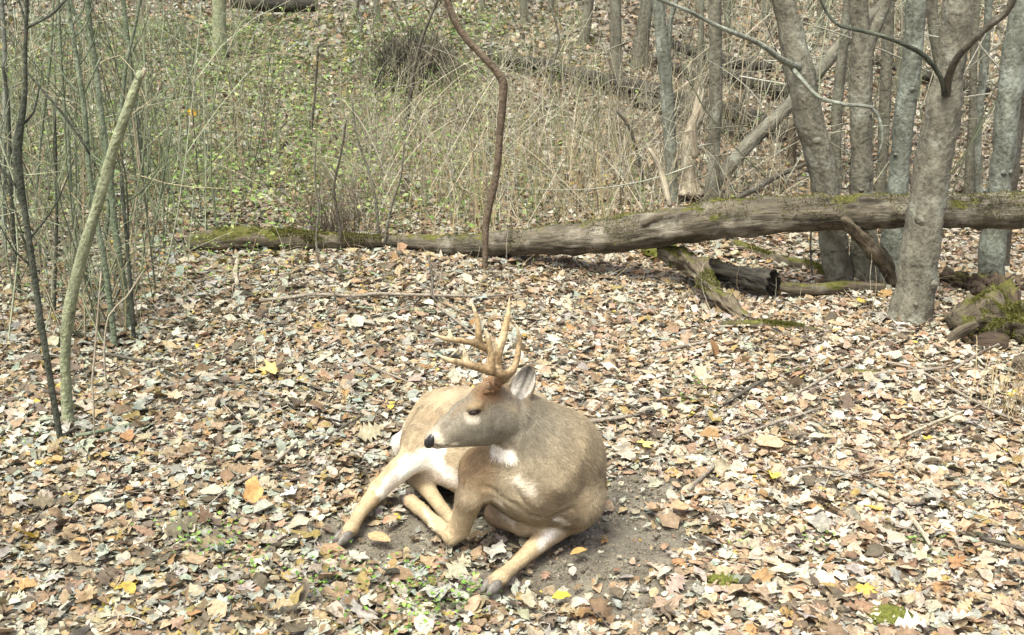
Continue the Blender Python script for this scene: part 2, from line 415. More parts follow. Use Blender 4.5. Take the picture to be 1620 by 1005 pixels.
# hillside litter
x, y = scatter(8.2, 13, 700, 0.6, rng); n = len(x)
for j in (0, 1):
    k = np.arange(n) % 2 == j; m_ = int(k.sum())
    emit(*build_leaves(LOW[j], x[k], y[k], height(x[k], y[k]) + rng.random(m_) * 0.04, rng.uniform(0.035, 0.085, m_), leaf_colours(x[k], y[k], rng) * 0.92, rng, tilt=0.55))
x, y = scatter(13, 27, 260, 0.5, rng); n = len(x)
emit(*build_leaves(TINY[0], x, y, height(x, y) + rng.random(n) * 0.05, rng.uniform(0.06, 0.13, n), leaf_colours(x, y, rng) * 0.9, rng, tilt=0.6))
flush("hillside_leaf_litter", mat=M_leaf, kind="stuff")

# soil crumbs in the bare bed
def lumps(cx, cy, n, smin, smax, spread=None):
    base = np.array([(1, 0, 0), (-1, 0, 0), (0, 1, 0), (0, -1, 0), (0, 0, 1), (0, 0, -1)], float)
    Fb = np.array([(0, 2, 4), (2, 1, 4), (1, 3, 4), (3, 0, 4), (2, 0, 5), (1, 2, 5), (3, 1, 5), (0, 3, 5)])
    return base, Fb
nb = 26000
x = rng.uniform(-0.95, 1.25, nb); y = rng.uniform(2.5, 4.3, nb)
k = rng.random(nb) > in_bed(x, y) * 0.9
x, y = x[k], y[k]; n = len(x)
base, Fb = lumps(0, 0, 0, 0, 0)
s = rng.lognormal(math.log(0.0032), 0.55, n).clip(0.0015, 0.016)
V = base[None] * (s[:, None, None] * rng.uniform(0.5, 1.3, (n, 6, 1)))
a = rng.uniform(0, 6.28, n); c_, s_ = np.cos(a)[:, None], np.sin(a)[:, None]
V = np.stack([V[:, :, 0] * c_ - V[:, :, 1] * s_, V[:, :, 0] * s_ + V[:, :, 1] * c_, V[:, :, 2] * 0.8], -1)
V += np.stack([x, y, height(x, y) + s * 0.2], -1)[:, None]
cc = np.array([(0.155, 0.136, 0.104)]) * rng.uniform(0.5, 1.7, (n, 1)) * (1 + rng.normal(0, .04, (n, 3)))
emit(V, Fb[None] + (np.arange(n) * 6)[:, None, None], np.repeat(cc[:, None], 6, 1))
flush("soil_crumbs", mat=M_soilbits, kind="stuff")

# ------------------------------------------------------------------ tubes: trunks, branches, sticks
def catmull(pts, n):
    p = [np.array(q, float) for q in pts]
    p = [2 * p[0] - p[1]] + p + [2 * p[-1] - p[-2]]
    out = []
    L = [np.linalg.norm(p[i + 1][:3] - p[i][:3]) for i in range(1, len(p) - 2)]
    tot = sum(L)
    for i in range(1, len(p) - 2):
        m = max(2, int(round(n * L[i - 1] / tot)))
        for j in range(m):
            t = j / m; a, b, c, d = p[i - 1], p[i], p[i + 1], p[i + 2]
            out.append(0.5 * (2 * b + (c - a) * t + (2 * a - 5 * b + 4 * c - d) * t * t + (3 * b - a - 3 * c + d) * t ** 3))
    out.append(p[-2]); return np.array(out)
def tube(name, pts, mat, parent=None, sides=12, seg=0.06, rough=0.06, seed=0, freq=6.0, jag=0.0, hollow=False, origin=None, furrow=0.0):
    """pts: list of (x,y,z,r) -> round, tapered, slightly uneven limb"""
    L = sum(np.linalg.norm(np.array(pts[i + 1][:3]) - np.array(pts[i][:3])) for i in range(len(pts) - 1))
    C = catmull(pts, max(4, int(L / seg))); n = len(C)
    X = C[:, :3]; Rr = np.maximum(C[:, 3], 0.0008)
    T = np.gradient(X, axis=0); T /= np.linalg.norm(T, axis=1)[:, None] + 1e-9
    up = np.array([0, 1, 0.0]) if abs(T[0][1]) < 0.8 else np.array([1.0, 0, 0])
    V = []; prev = up; LB = []
    S_len = np.concatenate([[0], np.cumsum(np.linalg.norm(np.diff(X, axis=0), axis=1))])
    jg = [rnd.random() ** 2 for _ in range(sides)]
    for i in range(n):
        u = prev - T[i] * np.dot(prev, T[i]); u /= np.linalg.norm(u) + 1e-9; w = np.cross(T[i], u); prev = u
        for k in range(sides):
            a = 2 * math.pi * k / sides
            d = math.cos(a) * u + math.sin(a) * w
            rr = Rr[i]
            if rough:
                q = X[i] + d * rr
                rr *= 1 + rough * (noise.noise(Vector(q * freq) + Vector((seed, 0, 0))) + 0.6 * noise.noise(Vector(q * freq * 3.1) + Vector((0, seed, 0))))
            if furrow:
                q = Vector((math.cos(a) * 2.2, math.sin(a) * 2.2, S_len[i] * 1.6 + seed))
                e = noise.noise(q * 2.6); e2 = noise.noise(q * 5.5 + Vector((9, 0, 0)))
                rr *= 1 - furrow * (max(0, 1 - abs(e) * 6) * .6 + max(0, 1 - abs(e2) * 5) * .4) + furrow * .6 * noise.noise(Vector((math.cos(a) * 1.2, math.sin(a) * 1.2, S_len[i] * 3 + seed)))
            v = X[i] + d * rr
            if jag and i >= n - 2: v = v + T[i] * jag * jg[k] * (1 if i == n - 1 else .5)
            V.append(v); LB.append((math.cos(a) * Rr[i] + seed, math.sin(a) * Rr[i], S_len[i]))
    Fs = []
    for i in range(n - 1):
        for k in range(sides):
            k2 = (k + 1) % sides
            Fs.append((i * sides + k, i * sides + k2, (i + 1) * sides + k2, (i + 1) * sides + k))
    for end, i in ((0, 0), (1, n - 1)):
        c = len(V); cp = X[i] + (T[i] if end else -T[i]) * Rr[i] * (0.25 if not hollow else -1.6)
        V.append(cp); LB.append((seed, 0, S_len[i]))
        for k in range(sides):
            k2 = (k + 1) % sides
            Fs.append((c, i * sides + k2, i * sides + k) if not end else (c, i * sides + k, i * sides + k2))
    o_ = np.array(origin if origin is not None else X[0])
    o = mesh_obj(name, np.array(V) - o_, Fs, mat)
    la_ = o.data.attributes.new("limb", 'FLOAT_VECTOR', 'POINT'); la_.data.foreach_set("vector", np.array(LB, np.float32).ravel())
    o.location = o_
    if parent is not None:
        o.location = o_ - np.array(parent.location); o.parent = parent
    return o
def pxpts(rows, Y):
    """rows of (px, py, width_px[, dY]) on a stem at distance Y -> x,y,z,r"""
    out = []
    for r_ in rows:
        v = D(r_[0], r_[1], Y + (r_[3] if len(r_) > 3 else 0)); out.append((v.x, v.y, v.z, m_of(r_[2], v) / 2))
    return out
def extend(pts, to=4.5, taper=0.7):
    """carry a stem on upwards out of the picture"""
    a, b = np.array(pts[-2]), np.array(pts[-1]); d = (b - a)[:3]; d /= np.linalg.norm(d)
    out = list(pts); p = b[:3].copy(); r0 = b[3]; st = 0.2; z0 = p[2]
    while p[2] < to:
        d = d + np.array((0, 0, 0.10)); d /= np.linalg.norm(d)
        p = p + d * st; st = min(st * 1.35, 0.6)
        f = min(1, (p[2] - z0) / max(.5, to - z0))
        out.append((*p, r0 * (1 - (1 - taper) * f)))
    return out
def twig_obj(name, root, pts, mat, parent):
    return tube(name, pts, mat, parent, sides=6, seg=0.07, rough=0.05, freq=14)

def tree(rows, mat, label, branches=(), name="tree", cat="tree", group=None, sides=14, top=5.0, rough=0.15, flare=1.0, base=None, bury=0.05, seg=0.05, taper=.7, ext=True):
    g = P(rows[0][0], rows[0][1]) if base is None else P(*base)
    Y = g.y
    pts = pxpts(rows, Y)
    b0 = pts[0]
    pts = [(b0[0], b0[1], b0[2] - bury, b0[3] * (1.12 * flare))] + pts
    if ext: pts = extend(pts, top, taper)
    root = empty(name, (b0[0], b0[1], b0[2]))
    tag(root, label, cat, group)
    sd = rnd.uniform(0, 90)
    if rows[0][2] > 30 and cat == "tree":          # branch scars and swellings on the bark
        for k in range(4):
            i_ = rnd.randrange(1, len(rows) - 1); q_ = np.array(pts[i_]) + (np.array(pts[i_ + 1]) - np.array(pts[i_])) * rnd.random()
            a = rnd.uniform(3.5, 5.9); dv = np.array((math.cos(a), math.sin(a), .25)); w_ = q_[3] * rnd.uniform(.10, .26)
            c_ = q_[:3] + dv * (q_[3] * .86)
            tube("knot", [(*c_, w_ * 1.5), (*(c_ + dv * q_[3] * .14), w_), (*(c_ + dv * q_[3] * rnd.uniform(.17, .3)), w_ * .45)], mat, root, sides=10, seg=.01, rough=.3, seed=sd, freq=30)
    if cat == "sapling": pts = [(a, b, c, d * .85) for a, b, c, d in pts]
    tube("trunk", pts, mat, root, sides=sides, seg=seg, rough=rough, seed=sd, freq=7)
    for br in branches:
        bm_ = br[1] if len(br) > 1 else mat
        bp = pxpts(br[0], Y)
        tube("branch", bp, bm_, root, sides=7, seg=0.06, rough=0.08, seed=sd + 3, freq=12)
    if cat == "sapling" and ext:
        for k in range(4):
            i = rnd.randrange(2, max(3, len(rows))); a = np.array(pts[min(i, len(pts) - 2)]); a2 = np.array(pts[min(i + 1, len(pts) - 1)]); b_ = a + (a2 - a) * rnd.random()
            d = np.array((rnd.choice((-1, 1)) * rnd.uniform(.3, .8), rnd.uniform(-.4, .4), rnd.uniform(.4, 1.0))); L_ = rnd.uniform(.2, .55)
            tube("branch", [(*b_[:3], b_[3] * .4), (*(b_[:3] + d * L_ * .5 + np.array((0, 0, -.02))), b_[3] * .28), (*(b_[:3] + d * L_ + np.array((0, 0, .06))), .0009)], mat, root, sides=5, seg=0.06, rough=0)
    # a few bare limbs above the picture
    if ext and top > 4:
        tp = np.array(pts[-1]); md = np.array(pts[-3])
        for k in range(3):
            a = rnd.uniform(0, 6.28); s0 = md + (tp - md) * (k / 3.0)
            d = np.array((math.cos(a), math.sin(a), 0.9))
            tube("branch", [(*s0[:3], s0[3] * .5), (*(s0[:3] + d * .35), s0[3] * .35), (*(s0[:3] + d * 1.0 + np.array((0, 0, .2))), s0[3] * .12)], mat, root, sides=6, seg=0.15, rough=0)
    return root

# ------------------------------------------------------------------ trees on the right
tree([(1440, 506, 70), (1446, 470, 64), (1455, 410, 60), (1464, 340, 58), (1473, 280, 56), (1484, 220, 56), (1494, 170, 56), (1502, 120, 46), (1510, 60, 46), (1516, 0, 46)], M_bark_grey,
     "thickest grey-brown tree, standing in front of the long log with a dark branch forking out",
     branches=[([(1498, 176, 18, .0), (1498, 135, 14, -.09), (1512, 95, 12, -.2), (1533, 71, 11, -.25), (1565, 40, 12, -.3), (1590, 22, 11, -.32), (1606, -8, 12, -.35), (1630, -60, 8, -.4)], M_bark_dark),
               ([(1494, 150, 9, -.08), (1488, 122, 8, -.12), (1462, 88, 8, -.15), (1420, 66, 7, -.2), (1375, 51, 7, -.2), (1330, 41, 6, -.15), (1308, 20, 5, -.1), (1292, -15, 4, -.1)], M_bark_sapdk)], flare=1.12, sides=20, seg=0.03)
tree([(1328, 446, 46), (1318, 380, 44), (1306, 300, 42), (1292, 240, 44), (1278, 180, 46), (1264, 110, 46), (1252, 55, 40), (1240, 0, 36)], M_bark_grey,
     "grey tree leaning left just behind the log, thin lichen-covered branch reaching to the upper left",
     branches=[([(1268, 108, 12, -.05), (1237, 95, 10, -.2), (1197, 67, 8, -.3), (1138, 43, 7, -.4), (1090, 18, 6, -.5), (1035, -4, 6, -.6), (960, -40, 4, -.7)], M_bark_pale),
               ([(1250, 105, 8, -.1), (1268, 125, 7, -.2), (1296, 154, 6, -.3), (1340, 166, 6, -.4), (1379, 170, 6, -.4), (1393, 195, 5, -.4), (1396, 222, 4, -.4), (1388, 250, 3, -.4)], M_bark_pale)], sides=18, flare=1.1, seg=.04)
tree([(1372, 444, 56), (1368, 400, 46), (1365, 340, 38), (1363, 270, 36), (1362, 190, 34), (1363, 120, 36), (1362, 60, 30), (1358, 0, 28)], M_bark_grey,
     "knotty upright grey tree behind the log, between the leaning tree and the greenish one",
     branches=[([(1366, 110, 22), (1378, 60, 20), (1396, 20, 18), (1410, -20, 15)], M_bark_grey)], sides=16, flare=1.35, seg=.04)
tree([(1408, 432, 40), (1411, 380, 36), (1417, 320, 32), (1425, 240, 32), (1434, 160, 32), (1444, 80, 32), (1450, 0, 30)], M_bark_pale,
     "greenish grey tree leaning slightly right, close behind the left side of the thickest tree", sides=16, flare=1.2)
tree([(1566, 448, 42), (1570, 400, 40), (1577, 330, 36), (1585, 260, 36), (1594, 180, 38), (1606, 90, 40), (1622, 0, 40)], M_bark_pale,
     "smooth pale green-grey tree leaning out of the picture at the right edge", sides=18, flare=1.2)
tree([(1586, 428, 20), (1594, 330, 20), (1606, 240, 20), (1618, 140, 20)], M_bark_dark,
     "thin dark tree hugging the right side of the pale green-grey tree", base=(1586, 428))
tree([(1064, 322, 22), (1062, 270, 20), (1058, 190, 20), (1052, 110, 20), (1046, 50, 20), (1041, 0, 20)], M_bark_pale,
     "slim pale tree left of the broken snag, rising straight up behind the log",
     branches=[([(1056, 150, 8), (1058, 90, 8), (1061, 30, 8), (1075, -10, 7)], M_bark_pale)])
tree([(1126, 330, 32), (1127, 300, 24), (1129, 240, 20), (1133, 160, 20), (1132, 80, 21), (1131, 0, 20)], M_bark_grey,
     "slim brown-grey tree right of the broken snag, straight and evenly thick", flare=1.3)
tree([(1128, 292, 24, .0), (1158, 258, 22, .05), (1190, 222, 22, .15), (1249, 166, 22, .4), (1290, 120, 21, .6), (1335, 67, 20, .8), (1399, 8, 18, 1.0)], M_bark_grey,
     "leaning dead pole slanting up to the right behind the trees", cat="dead tree", name="leaning_tree", base=(1146, 322), top=3.4, flare=.9)
tree([(1252, 268, 16), (1252, 230, 16), (1251, 190, 17)], M_rot, "short brown rotten post behind the leaning grey tree", cat="stump", name="rotten_post", base=(1252, 268), ext=False)
# thinner trees farther back on the slope
far = [
    ([(975, 128, 22), (974, 90, 20), (974, 40, 18), (973, 0, 18)], M_bark_far, "small grey trunk on the far slope, straight above the dark fallen log", {}),
    ([(1010, 112, 30), (1014, 70, 26), (1020, 30, 22), (1024, 0, 20)], M_bark_far, "dark broad-footed trunk on the far slope just left of the slim pale tree", {}),
    ([(922, 72, 18), (928, 40, 16), (932, 0, 15)], M_bark_far, "leaning dusky trunk on the far slope above the middle of the brush", {}),
    ([(830, 40, 16), (829, 20, 14), (828, 0, 14)], M_bark_far, "stubby far trunk touching the top edge right of the bent vine", {}),
    ([(347, 92, 24), (347, 50, 22), (347, 0, 22)], M_bark_cut, "mossy yellowish trunk alone on the far slope at upper left", {}),
    ([(1107, 160, 11), (1108, 100, 11), (1109, 50, 10), (1110, 0, 10)], M_bark_far, "narrow far trunk between the two slim trees by the snag", {}),
    ([(1322, 300, 18), (1322, 250, 17), (1325, 160, 16), (1334, 80, 15), (1342, 0, 15)], M_bark_far, "brownish trunk half hidden in the gap between leaning and knotty trees", {}),
    ([(1392, 330, 18), (1396, 250, 17), (1400, 160, 18), (1404, 70, 18), (1406, 0, 18)], M_bark_far, "grey trunk in the gap between knotty tree and greenish leaning tree", {}),
    ([(1531, 330, 15), (1534, 260, 14), (1539, 180, 12), (1540, 90, 12), (1545, 0, 12)], M_bark_far, "thin grey trunk just right of the thickest tree, above the log", {}),
    ([(1549, 320, 14), (1546, 240, 12), (1551, 160, 12), (1560, 60, 11), (1565, 0, 11)], M_bark_pale, "paler thin trunk between the thin grey one and the right edge tree", {}),
    ([(1150, 60, 12), (1151, 30, 11), (1151, 0, 11)], M_bark_far, "small far trunk peeping over the lichen branch right of the brown-grey tree", {}),
    ([(1480, 330, 20), (1486, 250, 20), (1492, 150, 20), (1480, 60, 18), (1472, 0, 18)], M_bark_far, "grey trunk almost hidden behind the thickest tree", {}),
    ([(1292, 60, 14), (1298, 30, 13), (1300, 0, 13)], M_bark_far, "far trunk seen in the notch right of the leaning grey tree's top", {}),
]
for rows, mt, lb, kw in far:
    tree(rows, mt, lb, sides=10, top=4.2, seg=0.12, flare=1.1, **kw)
# background trunks crowding the top right, each its own
bgr = np.random.default_rng(4)
for i, (px, py, w, lean, lb) in enumerate([
    (1205, 40, 12, 10, "faint trunk on the skyline slope above the leaning pole's foot"),
    (1345, 130, 12, -6, "faint trunk directly left of the knotty tree's upper half"),
    (1420, 150, 12, 14, "faint slanting trunk behind the greenish tree's left edge"),
    (1556, 150, 10, 10, "faint trunk leaning in front of the pale right edge tree"),
    (868, 20, 10, 6, "faint stub of a trunk at the top, right of the bent vine's bend"),
    (1270, 20, 10, 16, "faint trunk top seen over the leaning grey tree"),
    (760, 24, 8, 4, "slender faint trunk at the top edge, right of the vine's start"),
    (600, 40, 9, -6, "slender dark trunk at the top edge beyond the brush"),
    (560, 30, 8, 6, "slender green-grey trunk at the top edge, left of the dark one")]):
    tree([(px, py, w * 1.2), (px + lean * .5, py * .5, w), (px + lean, -5, w)], M_bark_far, lb, sides=8, top=4.6, seg=0.2, flare=1.1)

# ------------------------------------------------------------------ the big fallen log and other dead wood
def touch(rows, k=0.5): return [P(r_[0], r_[1] + r_[2] * k).y for r_ in rows]
def log_obj(rows, Ys, mat, label, name="fallen_log", cat="log", sides=20, rough=0.16, ends=None, seg=0.04, freq=5, hollow=False, jag=0.0, parts=(), furrow=.16, mossy=0.0):
    pts = []
    for r_, Y in zip(rows, Ys):
        v = D(r_[0], r_[1], Y); v.z = max(v.z, float(height(v.x, v.y)) + m_of(r_[2], v) * .35); pts.append((v.x, v.y, v.z, m_of(r_[2], v) / 2))
    root = empty(name, pts[0][:3]); tag(root, label, cat)
    tube("trunk", pts, mat, root, sides=sides, seg=seg, rough=rough, seed=rnd.uniform(0, 50), freq=freq, hollow=hollow, jag=jag, furrow=furrow)
    if mossy:
        tk = root.children[0] if root.children else [o for o in COL.objects if o.parent == root][0]
        me = tk.data; nv = len(me.vertices); co = np.empty(nv * 3); me.vertices.foreach_get("co", co); co = co.reshape(-1, 3) + np.array(tk.location)
        fq = np.array([p.vertices[:] for p in me.polygons if len(p.vertices) == 4]); q4 = co[fq]
        nr = np.cross(q4[:, 2] - q4[:, 0], q4[:, 3] - q4[:, 1]); ar_ = np.linalg.norm(nr, axis=1); nr /= ar_[:, None] + 1e-12
        if nr[q4.mean(1)[:, 2] > np.median(co[:, 2])][:, 2].mean() < 0: nr = -nr
        cm = q4.mean(1); off_ = rnd.uniform(0, 50)
        nzv = np.array([noise.noise(Vector(v * 3.2) + Vector((off_, 0, 0))) + .5 * noise.noise(Vector(v * 10)) for v in cm])
        wgt = ar_ * np.clip((nzv + nr[:, 2] * .42 - (.62 - mossy * .5)) * 6, 0, 1) * (nr[:, 2] > -.1)
        if wgt.sum() > 0:
            nb_ = int(9000 * mossy * min(1, wgt.sum() / .15) + 300); rg = np.random.default_rng(int(off_ * 10))
            fi_ = rg.choice(len(fq), nb_, p=wgt / wgt.sum()); u_ = rg.random((nb_, 2, 1))
            p_0 = (q4[fi_, 0] * (1 - u_[:, 0]) + q4[fi_, 1] * u_[:, 0]) * (1 - u_[:, 1]) + (q4[fi_, 3] * (1 - u_[:, 0]) + q4[fi_, 2] * u_[:, 0]) * u_[:, 1]
            dd = nr[fi_] + rg.normal(0, .5, (nb_, 3)); dd /= np.linalg.norm(dd, axis=1)[:, None]; sd2 = np.cross(dd, rg.normal(0, 1, (nb_, 3))); sd2 /= np.linalg.norm(sd2, axis=1)[:, None]
            ln_ = rg.uniform(.006, .016, nb_)[:, None]
            Vm = np.stack([p_0 - sd2 * .0028, p_0 + sd2 * .0028, p_0 + dd * ln_], 1)
            cm_ = np.array([(.10, .11, .022), (.155, .155, .035), (.07, .075, .018), (.20, .18, .06)])[rg.integers(0, 4, nb_)] * rg.uniform(.7, 1.2, (nb_, 1))
            mo = np_mesh("moss", Vm.reshape(-1, 3), np.arange(nb_ * 3).reshape(-1, 3), M_green, root, col=np.repeat(cm_, 3, 0)); tag(mo, kind="stuff")
    for p_, mt in parts:
        pp = []
        for (px, py, w, Y) in p_:
            v = D(px, py, Y); pp.append((v.x, v.y, v.z, m_of(w, v) / 2))
        tube("branch_stub", pp, mt, root, sides=8, seg=0.03, rough=0.2, freq=14, jag=0.01)
    return root
log_obj([(612, 380, 18), (700, 387, 32), (800, 385, 42), (900, 379, 50), (1000, 367, 56), (1080, 355, 60), (1180, 344, 60), (1300, 337, 58), (1420, 335, 57), (1540, 334, 56), (1680, 331, 56), (1900, 326, 54)],
        [6.95, 6.80, 6.62, 6.45, 6.3, 6.2, 6.08, 5.97, 5.87, 5.8, 5.7, 5.5], M_log,
        "long weathered fallen log with moss patches running from mid picture to the right edge", sides=56, rough=0.20, seg=.025, mossy=.95, furrow=.10,
        parts=[([(1015, 356, 4, 6.18), (1045, 345, 18, 6.18), (1110, 338, 24, 6.13), (1180, 334, 20, 6.07), (1290, 328, 6, 6.0)], M_log_moss),
               ])
log_obj([(300, 384, 30), (340, 381, 36), (400, 377, 36), (460, 378, 30), (520, 380, 24), (600, 382, 20)], [P(a, 398).y for a in (300, 340, 400, 460, 520, 600)], M_log_moss,
        "short moss-topped log lying at left, nearly in line with the long log", mossy=.8, sides=30, seg=.025, jag=.03, furrow=.22)
log_obj([(1335, 346, 12), (1352, 366, 24), (1378, 392, 28), (1402, 420, 24), (1412, 448, 18)], [5.8, 5.85, 5.9, 5.95, 5.98], M_rot,
        "split slab of pale mossy wood propped slantwise against the thickest tree", name="wood_slab", cat="dead wood", sides=20, rough=.35, seg=.02, jag=0.08, furrow=.35, freq=10)
log_obj([(1044, 398, 30), (1080, 410, 38), (1108, 432, 34), (1128, 460, 30), (1150, 482, 30), (1176, 500, 18)], [6.3, 6.2, 6.0, 5.75, 5.6, 5.5], M_rot,
        "crumbling rotten trunk piece slumping down from under the long log", name="rotten_wood_piece", cat="dead wood", mossy=.45, sides=30, rough=.55, seg=.02, freq=11, jag=.09, furrow=.5)
log_obj([(1110, 420, 26), (1160, 432, 34), (1200, 440, 36), (1222, 446, 38)], [6.3, 6.1, 5.95, 5.88], M_log_dark,
        "dark stubby log with a hollow end lying between rotten trunk and leaning tree", name="hollow_log", cat="log", sides=30, rough=.3, seg=.02, furrow=.35, jag=.03, hollow=True)
log_obj([(1160, 390, 14), (1220, 408, 16), (1280, 426, 18), (1320, 440, 16)], [6.9, 6.6, 6.4, 6.2], M_log_moss,
        "slim mossy branch slanting down to the foot of the leaning tree", name="mossy_branch", cat="branch", sides=10, mossy=.6)
log_obj([(1225, 452, 16), (1280, 458, 20), (1340, 455, 22), (1400, 462, 18)], [5.95, 5.92, 5.95, 5.9], M_rot,
        "low buried root ridge joining the feet of the leaning and knotty trees", name="root_ridge", cat="root", sides=10, rough=.3)
log_obj([(1138, 520, 10), (1170, 524, 15), (1215, 530, 15), (1260, 540, 14), (1300, 549, 9)], [5.38, 5.36, 5.33, 5.28, 5.22], M_log_moss,
        "short stick coated in green moss half buried in leaves left of the thickest tree", name="mossy_stick", cat="stick", sides=10, seg=.03, mossy=.9)
log_obj([(1330, 604, 10), (1370, 610, 13), (1410, 616, 10)], [4.72, 4.68, 4.65], M_rot,
        "brown chip of bark lying in the leaves below the mossy stick", name="bark_chip", cat="bark", sides=8)
# mossy stump and rotten heap on the right
log_obj([(1508, 540, 50), (1530, 526, 66), (1560, 524, 74), (1600, 532, 66), (1650, 550, 60)], [5.2, 5.22, 5.2, 5.15, 5.05], M_log_moss,
        "squat moss-covered stump with a dark hollow at right, in front of the rotten heap", name="mossy_stump", cat="stump", mossy=.8, sides=40, rough=.6, freq=8, seg=.02, furrow=.3,
        parts=[([(1548, 548, 34, 5.06), (1565, 545, 40, 5.02), (1590, 550, 36, 5.0)], M_rotdk), ([(1500, 552, 22, 5.1), (1512, 530, 20, 5.08), (1545, 512, 14, 5.05)], M_log_moss)])
log_obj([(1492, 440, 22), (1530, 448, 34), (1562, 468, 44), (1580, 498, 46), (1606, 520, 36)], [6.1, 5.95, 5.75, 5.5, 5.35], M_rotdk,
        "dark red-brown heap of crumbling wood behind the mossy stump", name="rotten_heap", cat="dead wood", sides=40, rough=.8, freq=13, seg=.015, furrow=.5, jag=.08)
log_obj([(1600, 600, 30), (1640, 600, 44), (1700, 604, 40)], [4.75, 4.72, 4.7], M_rot, "low brown clod of rotten wood at the right edge below the mossy stump", name="wood_clod", cat="dead wood", sides=10, rough=.4)
# snag and curved pale sticks
log_obj([(1091, 322, 40), (1092, 290, 27), (1090, 250, 25), (1094, 215, 25), (1102, 185, 21), (1106, 164, 15)], [P(1091, 322).y] * 4 + [P(1091, 322).y - .02] * 2, M_pale,
        "broken pale snag with splintered top standing between the two slim trees", name="broken_snag", cat="dead tree", sides=24, rough=.25, seg=.02, freq=12, jag=.14, furrow=.25,
        parts=[([(1100, 250, 10, 7.4), (1098, 200, 9, 7.38), (1108, 168, 4, 7.36)], M_pale)] if P(1091, 322).y > 7.4 else ())
log_obj([(1060, 326, 10), (1054, 300, 10), (1045, 270, 9), (1034, 248, 7), (1026, 235, 5)], [6.5, 6.55, 6.6, 6.6, 6.6], M_pale,
        "curved bare pale stick leaning up from the log left of the slim pale tree", name="bare_stick", cat="stick", sides=8, rough=.1)
log_obj([(1166, 314, 8), (1200, 296, 9), (1235, 276, 9), (1272, 261, 7)], [7.2, 7.5, 7.9, 8.3], M_bark_dark,
        "brown curved branch lying on leaves behind the long log, right of the pole", name="fallen_branch", cat="branch", sides=8)
# dark fallen logs on the slope
def onground(rows, up=0.03):
    out = []
    for px, py, w in rows:
        v = P(px, py, up); out.append((v.x, v.y, v.z, m_of(w, v) / 2))
    return out
def ground_log(rows, mat, label, name="fallen_log", cat="log", up=0.03, sides=10, rough=.15, group=None, seg=.08, part="trunk"):
    pts = [(a, b, c + .03, d * 1.5) for a, b, c, d in onground(rows, up)]; root = None
    o = tube(name, pts, mat, None, sides=sides, seg=seg, rough=rough, seed=rnd.uniform(0, 50), freq=6)
    return tag(o, label, cat, group)
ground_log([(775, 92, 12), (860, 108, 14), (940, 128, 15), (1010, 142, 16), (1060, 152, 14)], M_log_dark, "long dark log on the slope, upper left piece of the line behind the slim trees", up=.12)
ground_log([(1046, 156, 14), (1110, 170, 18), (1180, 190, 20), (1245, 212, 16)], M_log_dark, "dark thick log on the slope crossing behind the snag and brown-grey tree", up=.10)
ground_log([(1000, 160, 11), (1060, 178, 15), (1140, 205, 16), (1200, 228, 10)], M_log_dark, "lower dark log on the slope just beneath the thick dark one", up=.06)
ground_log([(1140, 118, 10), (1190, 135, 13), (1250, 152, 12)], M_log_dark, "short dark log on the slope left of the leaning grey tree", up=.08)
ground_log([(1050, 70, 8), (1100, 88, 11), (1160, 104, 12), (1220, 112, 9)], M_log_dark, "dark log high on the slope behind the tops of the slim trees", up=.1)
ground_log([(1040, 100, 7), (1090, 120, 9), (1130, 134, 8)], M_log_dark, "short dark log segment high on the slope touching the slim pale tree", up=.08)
ground_log([(370, 6, 14), (430, 10, 18), (500, 12, 14)], M_log_dark, "dark green log at the top edge left of centre", up=.25)
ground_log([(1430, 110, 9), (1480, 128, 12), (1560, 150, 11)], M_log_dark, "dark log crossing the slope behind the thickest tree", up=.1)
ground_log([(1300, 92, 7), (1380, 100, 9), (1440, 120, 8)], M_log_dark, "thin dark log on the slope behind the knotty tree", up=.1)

# ------------------------------------------------------------------ ground sticks
def stick(rows, label, mat=M_stick, name="stick", ups=None, sides=6):
    pts = []
    for i, (px, py, w) in enumerate(rows):
        v = P(px, py, 0.03 if ups is None else ups[i]); pts.append((v.x, v.y, v.z, m_of(w, v) / 2))
    o = tube(name, pts, mat, None, sides=sides, seg=.03, rough=.1, seed=rnd.uniform(0, 50), freq=20)
    return tag(o, label, "stick")
stick([(410, 476, 7), (450, 472, 7), (500, 466, 6), (560, 468, 6), (600, 465, 6), (700, 468, 5), (780, 468, 4), (832, 460, 3)], "long wavy grey stick lying behind the buck's antlers", M_stick, ups=[.03, .04, .05, .05, .05, .05, .04, .04])
stick([(678, 405, 4), (684, 440, 5), (684, 468, 4), (700, 480, 3), (742, 500, 2.5)], "thin dark twig bending down over the long wavy stick", M_bark_dark, ups=[.18, .09, .06, .05, .04])
stick([(565, 486, 4), (620, 490, 4), (690, 492, 3)], "short grey twig just below the long wavy stick", M_bark_sap)
stick([(685, 478, 4), (712, 500, 4), (752, 530, 3)], "pale twig pointing down towards the rear antler", M_stick)
stick([(376, 412, 8), (372, 432, 9), (376, 450, 7)], "short bent pale stub below the short mossy log", M_pale)
stick([(1384, 776, 9), (1412, 788, 10), (1438, 815, 9), (1456, 838, 8), (1472, 862, 6)], "thick pale bare stick lying on the leaves at lower right", M_pale)
stick([(1355, 596, 5), (1400, 590, 6), (1450, 587, 6), (1495, 581, 4)], "straight grey stick right of the bark chip below the mossy stump", M_stick)
stick([(1262, 622, 4), (1300, 600, 5), (1350, 572, 5), (1380, 545, 4)], "thin stick slanting up towards the thickest tree's foot", M_stick)
stick([(1400, 572, 5), (1450, 585, 5), (1500, 612, 5), (1580, 655, 4), (1604, 662, 3)], "long thin curved stick running to the right edge", M_stick)
stick([(1500, 590, 4), (1545, 562, 5), (1580, 545, 4)], "bare twig resting against the front of the mossy stump", M_stick, ups=[.03, .1, .2])
stick([(1145, 640, 5), (1185, 615, 6), (1215, 598, 4)], "short dark stick on open leaves, well right of the buck's ear", M_bark_dark)
